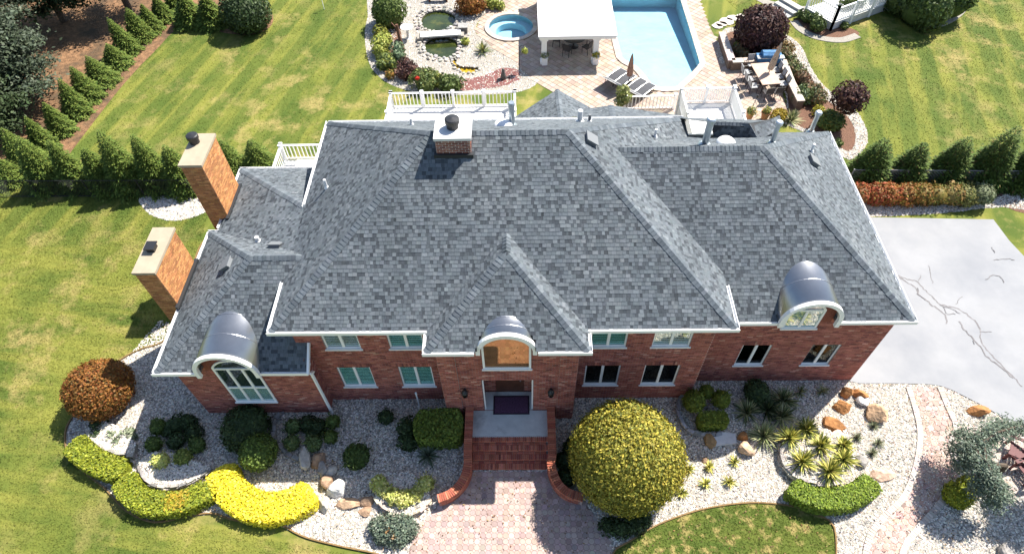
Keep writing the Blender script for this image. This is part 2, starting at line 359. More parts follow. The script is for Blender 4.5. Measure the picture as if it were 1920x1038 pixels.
tag(sheet('stone_border', RBED, .006, M_GRAVEL), 'white stone border along the curved rear bed', kind='structure')
RMUL = smooth_loop(G2([(1360, 68), (1384, 60), (1440, 72), (1462, 78), (1484, 96), (1502, 135), (1528, 172), (1575, 205), (1598, 232), (1604, 262), (1590, 284), (1545, 258), (1480, 228), (1460, 210), (1478, 200), (1456, 128), (1362, 116)]), 3)
tag(sheet('mulch_bed', RMUL, .011, M_MULCH), 'brown mulch of the curved rear bed', kind='structure')
GAZ = smooth_loop(G2([(1488, 40), (1510, 30), (1560, 45), (1600, 55), (1610, 66), (1575, 76), (1530, 70), (1500, 55)]), 3)
tag(sheet('gazebo_bed', GAZ, .008, M_MULCH), 'mulch bed in front of the white railed deck', kind='structure')
strip('gazebo_bed_stones', smooth_loop(G2([(1488, 40), (1502, 56), (1530, 70), (1575, 76), (1608, 67)]), 4, closed=False), .55, 0, .03, M_GRAVEL, 'white stone rim of the small mulch bed')
strip('shrub_bed_edge', smooth_loop(G2([(1655, 5), (1700, 30), (1745, 50), (1790, 35), (1815, 5), (1820, -30)]), 4, closed=False), .35, 0, .06, M_GRAVEL, 'pale edging round the far hedge bed')
strip('gravel_path', G2([(1418, -6), (1440, 6), (1480, 16), (1520, 18)]), .7, 0, .015, M_GRAVEL, 'pale stone strip at the top of the garden')

# ---------------------------------------------------------------- pebbles (stuff)
def pebbles(name, poly, n, size, label, cols, w, holes=()):
    q = sample_poly(poly, n, holes); s = size * (0.55 + .75 * RNG.random(n))
    base = np.array([(1, 0, 0), (0, 1, 0), (-1, 0, 0), (0, -1, 0), (0, 0, 1), (0, 0, -1)], float)
    F = np.array([(0, 1, 4), (1, 2, 4), (2, 3, 4), (3, 0, 4)])
    a = RNG.random(n) * 6.28; ca, sa = np.cos(a), np.sin(a)
    sx = s * (.8 + .5 * RNG.random(n)); sy = s * (.6 + .3 * RNG.random(n)); sz = s * (.45 + .4 * RNG.random(n))
    B = base[None, :5] * np.stack([sx, sy, sz], 1)[:, None, :]; B[:, 4, :2] += RNG.normal(size=(n, 2)) * s[:, None] * .3
    X = B[..., 0] * ca[:, None] - B[..., 1] * sa[:, None]; Y = B[..., 0] * sa[:, None] + B[..., 1] * ca[:, None]
    V = np.stack([X + q[:, 0:1], Y + q[:, 1:2], B[..., 2] + .006], 2)
    C = palette(n, cols, w, .15); FF = (F[None] + (np.arange(n) * 5)[:, None, None]).reshape(-1, 3)
    return tag(np_mesh(name, V.reshape(-1, 3), FF, M_STONE, None, np.repeat(C, 5, 0)), label, 'pebbles', kind='stuff')
PEB = [(.70, .655, .58), (.57, .53, .475), (.38, .355, .32), (.60, .49, .38), (.14, .135, .135)]; PW = [6, 5, 2, 2.4, .9]
VIS = G2([(90, 640), (330, 560), (620, 720), (1600, 690), (1990, 690), (2000, 1060), (600, 1060), (90, 1000)])
HV = [HOUSE]
def clip_sample(name, poly, n, size, label):
    pebbles(name, poly, n, size, label, PEB, PW, HV)
GV = G2([(300, 600), (240, 668), (190, 710), (150, 765), (130, 795), (124, 835), (138, 868), (168, 893), (200, 918), (238, 958), (290, 979), (350, 968), (400, 962), (440, 975), (520, 982), (570, 1006), (640, 1024), (700, 1036), (740, 1048), (800, 1060), (2000, 1060), (2000, 895)]) + DRIVE_EDGE[::-1][10:] + [(13.1, 13.2), (-12.3, 13.2), (-12.3, 15)]
WALKF = G2([(886, 884), (862, 925), (818, 950), (792, 980), (772, 1010), (762, 1060), (1150, 1060), (1140, 1005), (1110, 960), (1095, 938), (1050, 915), (1030, 884)])
clip_w = [HOUSE, OVAL, WALKF]
pebbles('pebbles', GV, 75000, .042, 'pale pebbles covering the front beds', PEB, PW, clip_w)
pebbles('pebbles', GPATCH, 2500, .05, 'pale pebbles in the patch by the rear chimney', PEB, PW)
pebbles('pebbles', GRIGHT, 4500, .05, 'pale pebbles beside the driveway', PEB, PW)
pebbles('pebbles', POND_BED, 7000, .055, 'pale stones around the ponds', PEB, PW, WATER_HOLES)
pebbles('pebbles', RBED, 6000, .055, 'white stones along the curved rear bed', PEB, PW, [RMUL])

# ---------------------------------------------------------------- grass blades (stuff)
NOTLAWN = [GRAVEL, FOREST, GPATCH, GRIGHT, PATIO_OUT, POND_BED, RBED, GAZ, DRIVE, HOUSE]
def grass(name, polys, n, z, label, nots, gm=None):
    q = np.concatenate([sample_poly(p, int(n * f)) for p, f in polys])
    k = np.ones(len(q), bool)
    for p in nots: k &= ~pip(q, p)
    q = q[k]; n = len(q); a = RNG.random(n) * 6.28; h = .012 + .022 * RNG.random(n); w = .02 + .02 * RNG.random(n)
    t = RNG.normal(size=(n, 2)) * .03; dx, dy = np.cos(a) * w, np.sin(a) * w
    V = np.stack([np.c_[q[:, 0] - dx, q[:, 1] - dy, np.full(n, z)], np.c_[q[:, 0] + dx, q[:, 1] + dy, np.full(n, z)], np.c_[q + t, z + h]], 1)
    C = palette(n, [(.14, .20, .035), (.22, .25, .055), (.09, .14, .022), (.38, .32, .13)], [4, 4, 3, 1], .2)
    tag(np_mesh(name, V.reshape(-1, 3), np.arange(3 * n).reshape(-1, 3), gm or M_LAWN, None), label, 'grass', kind='stuff')
LAWNV = [(G2([(-60, 360), (400, 360), (330, 640), (120, 800), (380, 985), (760, 1060), (-60, 1060)]), .52), (G2([(40, 350), (330, 40), (500, -30), (720, -30), (770, 210), (600, 300), (480, 365)]), .28), (G2([(1330, -30), (1990, -30), (1990, 350), (1600, 340), (1480, 120)]), .30)]
grass('grass', LAWNV, 150000, 0, 'short blades of grass over the lawns', NOTLAWN)
grass('grass', [(OVAL, 1)], 12000, .02, 'short blades of grass on the lawn island', [], M_ISLAND)

# ================================================================ HOUSE
S = .707
house = thing('brick_house', 'large red brick house with grey shingled hip roofs and white trim', 'house', (0, 12.2, 0))
M_MORTAR = mat('mortar', (.40, .31, .28), .95, var=.15, vscale=20)
M_BRICK = mat('brick', attr=True, rough=.85, var=.18, vscale=25, bump=.25, bscale=60)
M_SHINGLE = mat('asphalt_shingle', attr=True, rough=.85, spec=.22, var=.14, vscale=14, bump=.25, bscale=90, var2=((.135, .15, .16), .45, .58, 1.05))
M_ROOFDECK = mat('roof_underlay', (.05, .052, .055), .9)
M_CAPCONC = mat('chimney_crown', (.35, .29, .21), .8, var=.10, vscale=3)
M_STEEL = mat('zinc_sheet', (.33, .34, .36), .33, metal=.8, var=.10, vscale=1.5, bump=.06, bscale=3)
M_GALV = mat('galvanised_pipe', (.45, .50, .53), .35, metal=.8, var=.15, vscale=5)
M_VENT = mat('grey_vent_plastic', (.16, .17, .18), .6)
M_DARKIN = mat('dark_room', (.03, .034, .036), .9)
M_BLIND = mat('white_blind', (.80, .84, .82), .6)
M_GLASS = glass_mat('window_glass', (.74, .92, .89), .0, (1, 1, 1), .35)
M_GLASSW = glass_mat('clear_window_glass', (.92, .97, .95), .0, (1, 1, 1), .45)
M_GLASSD = glass_mat('dark_window_glass', (.22, .27, .27), .0)
M_STOOP = mat('stoop_concrete', (.54, .55, .52), .8, var=.12, vscale=2.2, bump=.1, bscale=40, var2=((.22, .23, .21), 1.3, .55, .8))

BRICKC = [(.35, .125, .092), (.41, .155, .116), (.285, .096, .074), (.20, .072, .062), (.48, .26, .20)]; BRICKW = [5, 4, 4, 1.2, .6]
BR = []; BRC = []; FRONT = []
def bricks(o, U, W, H, Nn, holes=(), front=True, cols=BRICKC, w=BRICKW, L=.215, C=.075, jt=.006, ret=False):
    """running-bond bricks on the rectangle o + u*U + z; holes in (u0,u1,z0,z1)"""
    o = np.array(o, float); U = np.array(U, float); Nn = np.array(Nn, float); out = []
    rows = int(H / C)
    for r in range(rows):
        z0 = r * C + jt; z1 = (r + 1) * C - jt; u = -(L / 2 if r % 2 else 0) - 1e-4
        zs = (z0 + z1) / 2; spans = []
        while u < W:
            a, b = max(u, 0) + jt, min(u + L, W) - jt; u += L
            segs = [(a, b)]
            for h in holes:
                if h[2] < zs < h[3]:
                    ns = []
                    for (p, q) in segs:
                        if h[1] <= p or h[0] >= q: ns.append((p, q))
                        else:
                            if p < h[0] - .02: ns.append((p, h[0]))
                            if q > h[1] + .02: ns.append((h[1], q))
                    segs = ns
            spans += [s for s in segs if s[1] - s[0] > .02]
        for a, b in spans: out.append((a, b, z0, z1))
    A = np.array(out); n = len(A); t = .010 + .006 * RNG.random(n)
    up = np.array([0, 0, 1.0]); V = np.zeros((n, 8, 3))
    for i, (ia, iz, k) in enumerate([(0, 2, 0), (1, 2, 0), (1, 3, 0), (0, 3, 0), (0, 2, 1), (1, 2, 1), (1, 3, 1), (0, 3, 1)]):
        V[:, i] = o + A[:, ia:ia + 1] * U + A[:, iz:iz + 1] * up + (t[:, None] * k) * Nn
    c = palette(n, cols, w, .10)
    if ret: return V, c
    BR.append(V); BRC.append(c); FRONT.append(np.full(n, 0 if front else 1000.0))
def BFACES(U, Nn):
    return [(4, 5, 6, 7), (0, 1, 5, 4), (1, 2, 6, 5), (2, 3, 7, 6), (3, 0, 4, 7)]
def wall(o, U, W, H, holes, Nn, front=True, name='wall', reveal=.14, brick=True):
    o = np.array(o, float); U = np.array(U, float); Nn = np.array(Nn, float)
    us = sorted({0, W, *[h[0] for h in holes], *[h[1] for h in holes]}); zs = sorted({0, H, *[h[2] for h in holes], *[h[3] for h in holes]})
    mb = MB(); up = np.array([0, 0, 1.0])
    for i in range(len(us) - 1):
        for j in range(len(zs) - 1):
            um, zm = (us[i] + us[i + 1]) / 2, (zs[j] + zs[j + 1]) / 2
            if any(h[0] < um < h[1] and h[2] < zm < h[3] for h in holes): continue
            mb.add([o + us[i] * U + zs[j] * up, o + us[i + 1] * U + zs[j] * up, o + us[i + 1] * U + zs[j + 1] * up, o + us[i] * U + zs[j + 1] * up], [(0, 1, 2, 3)])
    for h in holes:
        a = o + h[0] * U + h[2] * up; b = o + h[1] * U + h[2] * up; c = o + h[1] * U + h[3] * up; d = o + h[0] * U + h[3] * up; k = -Nn * reveal
        mb.add([a, b, c, d, a + k, b + k, c + k, d + k], [(0, 4, 5, 1), (1, 5, 6, 2), (2, 6, 7, 3), (3, 7, 4, 0)])
    w = mb.build(name, M_MORTAR, house)
    if brick: bricks(o, U, W, H, Nn, holes, front)
    return w
def window(x0, x1, z0, z1, y, blinds=True, dark=False, clear=False):
    """double casement in a front wall whose face is at y"""
    f = .055; yy = y + .05; mb = MB()
    mb.box(x0, x1, yy, yy + .07, z0, z0 + f).box(x0, x1, yy, yy + .07, z1 - f, z1).box(x0, x0 + f, yy, yy + .07, z0 + f, z1 - f).box(x1 - f, x1, yy, yy + .07, z0 + f, z1 - f)
    w = mb.build('window', M_WHITE, house); xm = (x0 + x1) / 2
    def ch(name, b, m): o = b.build(name, m); o.data.transform(Matrix.Translation(-Vector(house.location))); o.parent = w; return o
    ch('mullion', MB().box(xm - .05, xm + .05, yy - .006, yy + .064, z0 + f, z1 - f), M_WHITE)
    ch('sill', MB().box(x0 - .05, x1 + .05, y - .05, yy - .002, z0 - .05, z0 + .012), M_WHITE)
    for a, b in ((x0 + f, xm - .05), (xm + .05, x1 - f)):
        ch('pane', MB().box(a, b, yy + .03, yy + .036, z0 + f, z1 - f), M_GLASSD if dark else M_GLASSW if clear else M_GLASS)
        if blinds:
            mb = MB(); n = int((z1 - z0) / .125)
            for k in range(n):
                z = z0 + f + .05 + k * (z1 - z0 - 2 * f - .06) / n
                mb.add([(a + .004, yy + .040, z - .016), (b - .004, yy + .040, z - .016), (b - .004, yy + .062, z + .016), (a + .004, yy + .062, z + .016)], [(0, 1, 2, 3)])
            ch('blind', mb, M_BLIND)
    ch('room_back', MB().box(x0 - .02, x1 + .02, y + .55, y + .56, z0 - .1, z1 + .1), M_DARKIN)
    # rowlock sill bricks under the window, soldier bricks over it
    V = []
    for z, h in ((z0 - .17, .11), (z1 + .01, .20)):
        u = x0 - .05
        while u < x1 + .05:
            V.append([(u + .006, y - .004, z), (u + .066, y - .004, z), (u + .066, y - .004, z + h), (u + .006, y - .004, z + h), (u + .006, y - .024, z), (u + .066, y - .024, z), (u + .066, y - .024, z + h), (u + .006, y - .024, z + h)]); u += .075
    BR.append(np.array(V)); BRC.append(palette(len(V), BRICKC, [4, 2, 5, 3, .3], .14)); FRONT.append(np.full(len(V), 0.0))

# ---- walls: main block, entry bay, left wing, right wing
MUP = [(-7.07, -5.81), (-4.78, -3.53), (2.33, 3.61), (4.52, 5.86)]; MLO = [(-7.03, -5.77), (-4.72, -3.47), (2.29, 3.6), (4.49, 5.8)]
hM = [(a + 8.05, b + 8.05, 1.06, 2.58) for a, b in MLO] + [(a + 8.05, b + 8.05, 3.82, 5.30) for a, b in MUP]
wall((-8.05, 12.24, 0), (1, 0, 0), 14.65, 5.5, hM, (0, -1, 0))
for (a, b), bl in zip(MLO, (1, 1, 0, 0)): window(a, b, 1.06, 2.58, 12.24, bool(bl), not bl)
for (a, b), bl in zip(MUP, (1, 1, 1, 1)): window(a, b, 3.82, 5.30, 12.24, True, False, a < -7 or a > 4)
EX0, EX1, EY = -3.0, 1.87, 11.4
wall((EX0, EY, 0), (1, 0, 0), EX1 - EX0, 5.5, [(1.45, 3.33, .64, 3.0)], (0, -1, 0), reveal=.75)
wall((EX0, EY, 0), (0, 1, 0), .84, 5.5, [], (-1, 0, 0)); wall((EX1, EY, 0), (0, 1, 0), .84, 5.5, [], (1, 0, 0))
RX1, RY = 13.25, 12.98
RW = [(8.22, 9.33), (10.82, 11.9)]
wall((6.6, RY, 0), (1, 0, 0), RX1 - 6.6, 4.55, [(a - 6.6, b - 6.6, 1.22, 2.72) for a, b in RW], (0, -1, 0))
for a, b in RW: window(a, b, 1.22, 2.72, RY, False, True)
wall((6.6, 12.24, 0), (0, 1, 0), .74, 5.5, [], (1, 0, 0))
LX0, LX1, LY = -12.65, -7.75, 11.68
wall((LX0, LY, 0), (1, 0, 0), LX1 - LX0, 3.65, [], (0, -1, 0))
wall((LX1, LY, 0), (0, 1, 0), .56, 4.0, [], (1, 0, 0))
for o, U, W, H, Nn in (((LX0, LY, 0), (0, 1, 0), 6.1, 3.65, (-1, 0, 0)), ((-12.3, 17.7, 0), (0, 1, 0), 3.9, 3.65, (-1, 0, 0)), ((-12.3, 21.6, 0), (1, 0, 0), 4.3, 3.65, (0, 1, 0)), ((-8.05, 12.24, 3), (0, 1, 0), 10, 2.5, (-1, 0, 0)), ((-8.05, 22.3, 0), (1, 0, 0), 14.7, 5.5, (0, 1, 0)), ((6.6, 22.5, 0), (1, 0, 0), 6.65, 4.55, (0, 1, 0)), ((RX1, RY, 0), (0, 1, 0), 9.5, 4.55, (1, 0, 0))):
    wall(o, U, W, H, [], Nn, front=False, brick=False)
# projecting corner quoins of the entry bay (vertical brick bands)
for x in (EX0 + .02, EX1 - .64):
    MB().box(x, x + .62, EY - .05, EY - .001, 0, 5.45).build('pilaster', M_MORTAR, house)
    bricks((x, EY - .05, 0), (1, 0, 0), .62, 5.42, (0, -1, 0))

# ---- roof
roof = thing('roof', None, None, (0, 12.2, 3.7)); roof.parent = house; roof.location = (0, 0, 3.7); WL[roof.name] = np.array((0, 12.2, 3.7))
SH = []; SHC = []; SHN = []
def clip_poly(P, ax, val, keep_less):
    out = []; n = len(P)
    for i in range(n):
        a, b = P[i], P[(i + 1) % n]; ia = (a[ax] < val) == keep_less; ib = (b[ax] < val) == keep_less
        if ia: out.append(a)
        if ia != ib: out.append(a + (b - a) * (val - a[ax]) / (b[ax] - a[ax]))
    return out
def plane(poly, expo=.130, cut=None):
    """poly: 3-D convex polygon, first two points = eave (left to right seen from outside)"""
    P = np.array(poly, float); U = P[1] - P[0]; U[2] = 0; U /= np.linalg.norm(U)
    N = np.zeros(3)
    for i in range(len(P)): N += np.cross(P[i] - P[0], P[(i + 1) % len(P)] - P[0])
    N /= np.linalg.norm(N)
    if N[2] < 0: N = -N
    B = np.cross(N, U)
    if B[2] < 0: B = -B
    decks = [list(P - N * .012)]
    if cut:
        q = decks[0]; mid = clip_poly(clip_poly(q, 0, cut[0], False), 0, cut[1], True); decks = [clip_poly(q, 0, cut[0], True), clip_poly(q, 0, cut[1], False), clip_poly(mid, 1, cut[2], False)]
    for q in decks:
        if len(q) > 2: np_mesh('roof_deck', np.array(q), [tuple(range(len(q)))], M_ROOFDECK, roof)
    a = (P - P[0]) @ U; b = (P - P[0]) @ B
    def span(t):
        xs = []
        for i in range(len(P)):
            j = (i + 1) % len(P)
            if (b[i] - t) * (b[j] - t) <= 0 and abs(b[i] - b[j]) > 1e-6: xs.append(a[i] + (a[j] - a[i]) * (t - b[i]) / (b[j] - b[i]))
        return (min(xs), max(xs)) if len(xs) > 1 else None
    r = 0; bm = b.max()
    while r * expo < bm - .02:
        t0 = max(r * expo, 1e-4); t1 = min((r + 1) * expo, bm - 1e-4); s0, s1 = span(t0), span(t1); r += 1
        if not s0 or not s1: continue
        lo, hi = min(s0[0], s1[0]), max(s0[1], s1[1]); x = lo - random.random() * .3
        while x < hi:
            dark = random.random() < .38; w = random.choice((.08, .10, .13)) if dark else random.choice((.11, .14, .16, .20)); x2 = x + w
            p0, p1 = np.clip([x, x2], *s0); q0, q1 = np.clip([x, x2], *s1); x = x2
            if p1 - p0 < .012 and q1 - q0 < .012: continue
            th = .003 if dark else .010; g = .003
            A = P[0] + U * (p0 + g) + B * (t0 - .008); Bq = P[0] + U * (p1 - g) + B * (t0 - .012); Cq = P[0] + U * (q1 - g) + B * t1; D = P[0] + U * (q0 + g) + B * t1
            if cut and cut[0] < (A[0] + Bq[0]) / 2 < cut[1] and A[1] < cut[2] - .05: continue
            SH.append([A + N * th, Bq + N * th, Cq + N * .001, D + N * .001, A - N * .002, Bq - N * .002]); SHC.append(dark)
CAPS = []
def caps(p, q, nl, nr, w=.17, expo=.15):
    """hip or ridge cap shingles from p (low) to q (high)"""
    p = np.array(p, float); q = np.array(q, float); d = q - p; L = np.linalg.norm(d); d /= L
    nl = np.array(nl, float); nl /= np.linalg.norm(nl); nr = np.array(nr, float); nr /= np.linalg.norm(nr)
    dl = np.cross(nl, d); dr = np.cross(d, nr); up = (nl + nr); up /= np.linalg.norm(up)
    if dl[2] > 0: dl = -dl
    if dr[2] > 0: dr = -dr
    for k in range(int(L / expo)):
        a = p + d * (k * expo); b = a + d * (expo + .03); hi = up * .038; lo = up * .012; w2 = w * (.94 + .12 * random.random())
        CAPS.append([a + dl * w2 + hi - up * .012, a + hi, a + dr * w2 + hi - up * .012, b + dr * w2 + lo, b + lo, b + dl * w2 + lo, a + dl * w2 - up * .03, a - up * .0, a + dr * w2 - up * .03])
E0 = 5.6
nF, nL, nR, nB = (0, -S, 1), (-S, 0, 1), (S, 0, 1), (0, S, 1)
FL, FR, BRr, BL = (-8.47, 11.83, E0), (7.0, 11.83, E0), (7.0, 22.7, E0), (-8.47, 22.7, E0)
zr = E0 + S * 5.435; RL, RR = (-3.035, 17.265, zr), (1.565, 17.265, zr)
plane([FL, FR, RR, RL]); plane([BL, FL, RL]); plane([FR, BRr, RR]); plane([BRr, BL, RL, RR])
caps(FL, RL, nL, nF); caps(FR, RR, nF, nR); caps(BL, RL, nB, nL); caps(BRr, RR, nR, nB); caps(RL, RR, nF, nB)
# right wing
zR = 4.6; R0, R1, RYf, RYb = 6.5, 13.6, 12.75, 22.85; ryc = (RYf + RYb) / 2; rh = (RYb - RYf) / 2; zrr = zR + S * rh
plane([(R0, RYf, zR), (R1, RYf, zR), (R1 - rh, ryc, zrr), (3.2, ryc, zrr), (3.2, RYf + 3, zR + S * 3)], cut=(8.95, 10.89, 12.99))
plane([(R1, RYf, zR), (R1, RYb, zR), (R1 - rh, ryc, zrr)]); plane([(R1, RYb, zR), (3.2, RYb, zR), (3.2, ryc, zrr), (R1 - rh, ryc, zrr)])
caps((R1, RYf, zR), (R1 - rh, ryc, zrr), nF, nR); caps((R1, RYb, zR), (R1 - rh, ryc, zrr), nR, nB); caps((3.15, ryc, zrr), (R1 - rh, ryc, zrr), nF, nB)
# left wing
zL = 3.7; L0, L1, LYf, LYb = -13.05, -7.62, 11.4, 18.06; lyc = (LYf + LYb) / 2; lh = (LYb - LYf) / 2; zlr = zL + S * lh
plane([(L0, LYf, zL), (L1, LYf, zL), (L1, lyc, zlr), (L0 + lh, lyc, zlr)], cut=(-11.43, -9.37, 11.71)); plane([(L0, LYb, zL), (L0, LYf, zL), (L0 + lh, lyc, zlr)])
plane([(L1, LYb, zL), (L0, LYb, zL), (L0 + lh, lyc, zlr), (L1, lyc, zlr)])
caps((L0, LYf, zL), (L0 + lh, lyc, zlr), nL, nF); caps((L0, LYb, zL), (L0 + lh, lyc, zlr), nB, nL); caps((L0 + lh, lyc, zlr), (-7.85, lyc, zlr), nB, nF)
# low rear-left roof, flatter pitch
s2 = (E0 - zL) / 4.26; K = (-8.47, 17.65, E0)
plane([(-12.73, 21.89, zL), (-12.73, 15.2, zL), (-8.47, 15.2, E0), K]); plane([(-8.05, 21.89, zL), (-12.73, 21.89, zL), K, (-8.05, 17.65, E0)])
caps((-12.73, 21.89, zL), K, (0, s2, 1), (-s2, 0, 1))
# entry bay
ex0, ex1, ey = -3.2, 2.11, 10.99; eh = (ex1 - ex0) / 2; exm = (ex0 + ex1) / 2; ze = E0 + S * eh; AP = (exm, ey + eh, ze); AR = (exm, 11.83 + eh, ze)
plane([(ex0, ey, E0), (ex1, ey, E0), AP], cut=(-1.52, .36, 11.41)); plane([(ex0, 11.83, E0), (ex0, ey, E0), AP, AR]); plane([(ex1, ey, E0), (ex1, 11.83, E0), AR, AP])
caps((ex0, ey, E0), AP, nL, nF); caps((ex1, ey, E0), AP, nF, nR); caps(AP, AR, nL, nR)
# rear diagonal bays and rear cross hip
def rear_bay(corner, left, right, apex):
    a, b, c, d = [np.array(p, float) for p in (corner, left, right, apex)]
    plane([a, b, d]); plane([c, a, d]); caps(a, d, np.cross(b - a, d - a) * (1 if np.cross(b - a, d - a)[2] > 0 else -1), np.cross(d - a, c - a) * (1 if np.cross(d - a, c - a)[2] > 0 else -1), w=.14)
rear_bay(G(1045, 168, 3.6), G(962, 222, 3.6), G(1125, 212, 3.6), G(1052, 222, 5.5))
rear_bay(G(1145, 198, 4.2), G(1030, 214, 4.2), G(1275, 217, 4.2), G(1152, 226, 5.6))
n3 = [G(1330, 228, 6.5), G(1404, 230, 6.5), G(1418, 262, 6.3), G(1342, 254, 6.3)]
pA, pB = np.array(G(1332, 229, 6.6)), np.array(G(1404, 231, 6.6)); pC, pD = np.array(G(1422, 264, 5.95)), np.array(G(1338, 256, 5.95)); pE, pF = np.array(G(1452, 256, 5.6)), np.array(G(1440, 226, 5.6))
plane([pD, pC, pB, pA]); plane([pC, pE, pF, pB]); plane([pF, pF + (-4, .3, 0), pA, pB])
caps(pA, pB, (0, -1, 1), (0, 1, 1), w=.14); caps(pC, pB, (-.3, -1, 1), (1, 0, 1), w=.13)

def emit_roof():
    V = np.array(SH); d = np.array(SHC); n = len(V); c = np.where(d[:, None], palette(n, [(.060, .069, .079), (.076, .087, .098)], None, .14, .008), palette(n, [(.120, .136, .150), (.104, .120, .133), (.142, .159, .172)], [4, 5, 2], .08, .008))
    q = V.mean(1); wx = sum(a * np.sin(q[:, 0] * f1 + q[:, 1] * f2 + p) for a, f1, f2, p in ((.5, .55, .9, 0), (.4, 1.3, -.7, 1.3), (.35, 2.4, .5, 2.2), (.3, 3.7, -.35, .4))); c = c * (1 + .085 * wx)[:, None] * (1 + np.clip(wx, 0, 2)[:, None] * np.array([.022, .0, -.02]))
    F = [(0, 1, 2, 3), (4, 5, 1, 0)]
    pieces(roof, 'shingle', V, F, c, M_SHINGLE, 300, 'shingle_courses')
    V = np.array(CAPS); n = len(V); c = palette(n, [(.104, .121, .137), (.132, .150, .166), (.086, .101, .115)], None, .08, .008)
    pieces(roof, 'ridge_cap', V, [(0, 1, 4, 5), (1, 2, 3, 4), (6, 7, 1, 0), (7, 8, 2, 1)], c, M_SHINGLE, 300, 'ridge_cap_row')
emit_roof()

# ---- gutters, fascia, soffits
def gutter(p, q, out, w=.085):
    p = np.array(p, float); q = np.array(q, float); o = np.array(out, float); d = (q - p) / np.linalg.norm(q - p)
    mb = MB(); a, b = p - d * 0, q + d * 0
    for off, th, z0, z1 in ((.0, .012, -.15, .0), (w, .014, -.12, .03)):
        mb.add([a + o * off + (0, 0, z0), b + o * off + (0, 0, z0), b + o * (off + th) + (0, 0, z0), a + o * (off + th) + (0, 0, z0), a + o * off + (0, 0, z1), b + o * off + (0, 0, z1), b + o * (off + th) + (0, 0, z1), a + o * (off + th) + (0, 0, z1)], BOXF)
    mb.add([a + (0, 0, -.04), b + (0, 0, -.04), b + o * w + (0, 0, -.04), a + o * w + (0, 0, -.04), a + (0, 0, -.12), b + (0, 0, -.12), b + o * w + (0, 0, -.12), a + o * w + (0, 0, -.12)], [(3, 2, 1, 0), (4, 5, 6, 7), (0, 1, 5, 4), (2, 3, 7, 6), (1, 2, 6, 5), (3, 0, 4, 7)])
    mb.build('gutter', M_WHITE, house)
def gut(x0, y0, x1, y1, z, out): gutter((x0, y0, z), (x1, y1, z), out)
g = .099
gut(-8.47 - g, 11.83, ex0 - .001, 11.83, E0, (0, -1, 0)); gut(ex1 + .001, 11.83, 7.0 + g, 11.83, E0, (0, -1, 0)); gut(ex0 - g, ey, -1.62, ey, E0, (0, -1, 0)); gut(.46, ey, ex1 + g, ey, E0, (0, -1, 0))
gut(ex0, 11.68, ex0, ey + .001, E0, (-1, 0, 0)); gut(ex1, ey + .001, ex1, 11.68, E0, (1, 0, 0)); gut(7.0, 11.84, 7.0, 13.6, E0, (1, 0, 0)); gut(-8.47, 13.9, -8.47, 11.84, E0, (-1, 0, 0)); gut(-8.47, 22.7 + g, -8.47, 17.6, E0, (-1, 0, 0))
gut(7.15, 12.75, 8.86, 12.75, zR, (0, -1, 0)); gut(10.98, 12.75, R1 + g, 12.75, zR, (0, -1, 0)); gut(R1, 12.76, R1, RYb, zR, (1, 0, 0)); gut(L0 - g, LYf, -11.52, LYf, zL, (0, -1, 0)); gut(-9.28, LYf, L1 + .02, LYf, zL, (0, -1, 0))
gut(L0, LYb, L0, LYf + .001, zL, (-1, 0, 0)); gut(-11.4, LYb, L0 - g, LYb, zL, (0, 1, 0)); gut(-12.73, 21.89, -12.73, 18.3, zL, (-1, 0, 0)); gut(-8.05, 21.89, -12.73 - g, 21.89, zL, (0, 1, 0)); gut(BRr[0], 22.7, -8.47, 22.7, E0, (0, 1, 0))
for x0, x1, y0, y1, z in ((-8.47, 7.0, 11.84, 12.3, E0 - .13), (ex0, -1.6, ey + .02, 11.5, E0 - .135), (.45, ex1, ey + .02, 11.5, E0 - .135), (6.7, 8.87, 12.77, 13.1, zR - .13), (10.97, R1, 12.77, 13.1, zR - .13), (L0, -11.5, LYf + .02, 11.8, zL - .13), (-9.3, L1, LYf + .02, 11.8, zL - .13), (R1 - .5, R1 - .01, 12.8, RYb, zR - .135), (L0 + .01, L0 + .5, 11.8, LYb, zL - .135)):
    MB().box(x0, x1, y0, y1, z, z + .02).build('soffit', M_WHITE, house)
# rake trim on the low roof by the main wall, and downspouts
MB().bar((L1 + .04, LYf - .1, zL + .0), (L1 + .04, 12.22, zL + S * .84), .08, .13).build('trim_board', M_WHITE, house)
def downspout(pts):
    mb = MB()
    for a, b in zip(pts[:-1], pts[1:]): mb.bar(a, b, .09, .075, (.3, .9, .2))
    mb.build('downspout', M_WHITE, house)
downspout([(-7.56, 11.36, 3.62), (-7.56, 11.62, 3.30), (-7.66, 11.615, 3.2), (-7.66, 11.615, .06)])
downspout([(6.75, 12.9, 4.4), (6.72, 12.92, .1)])

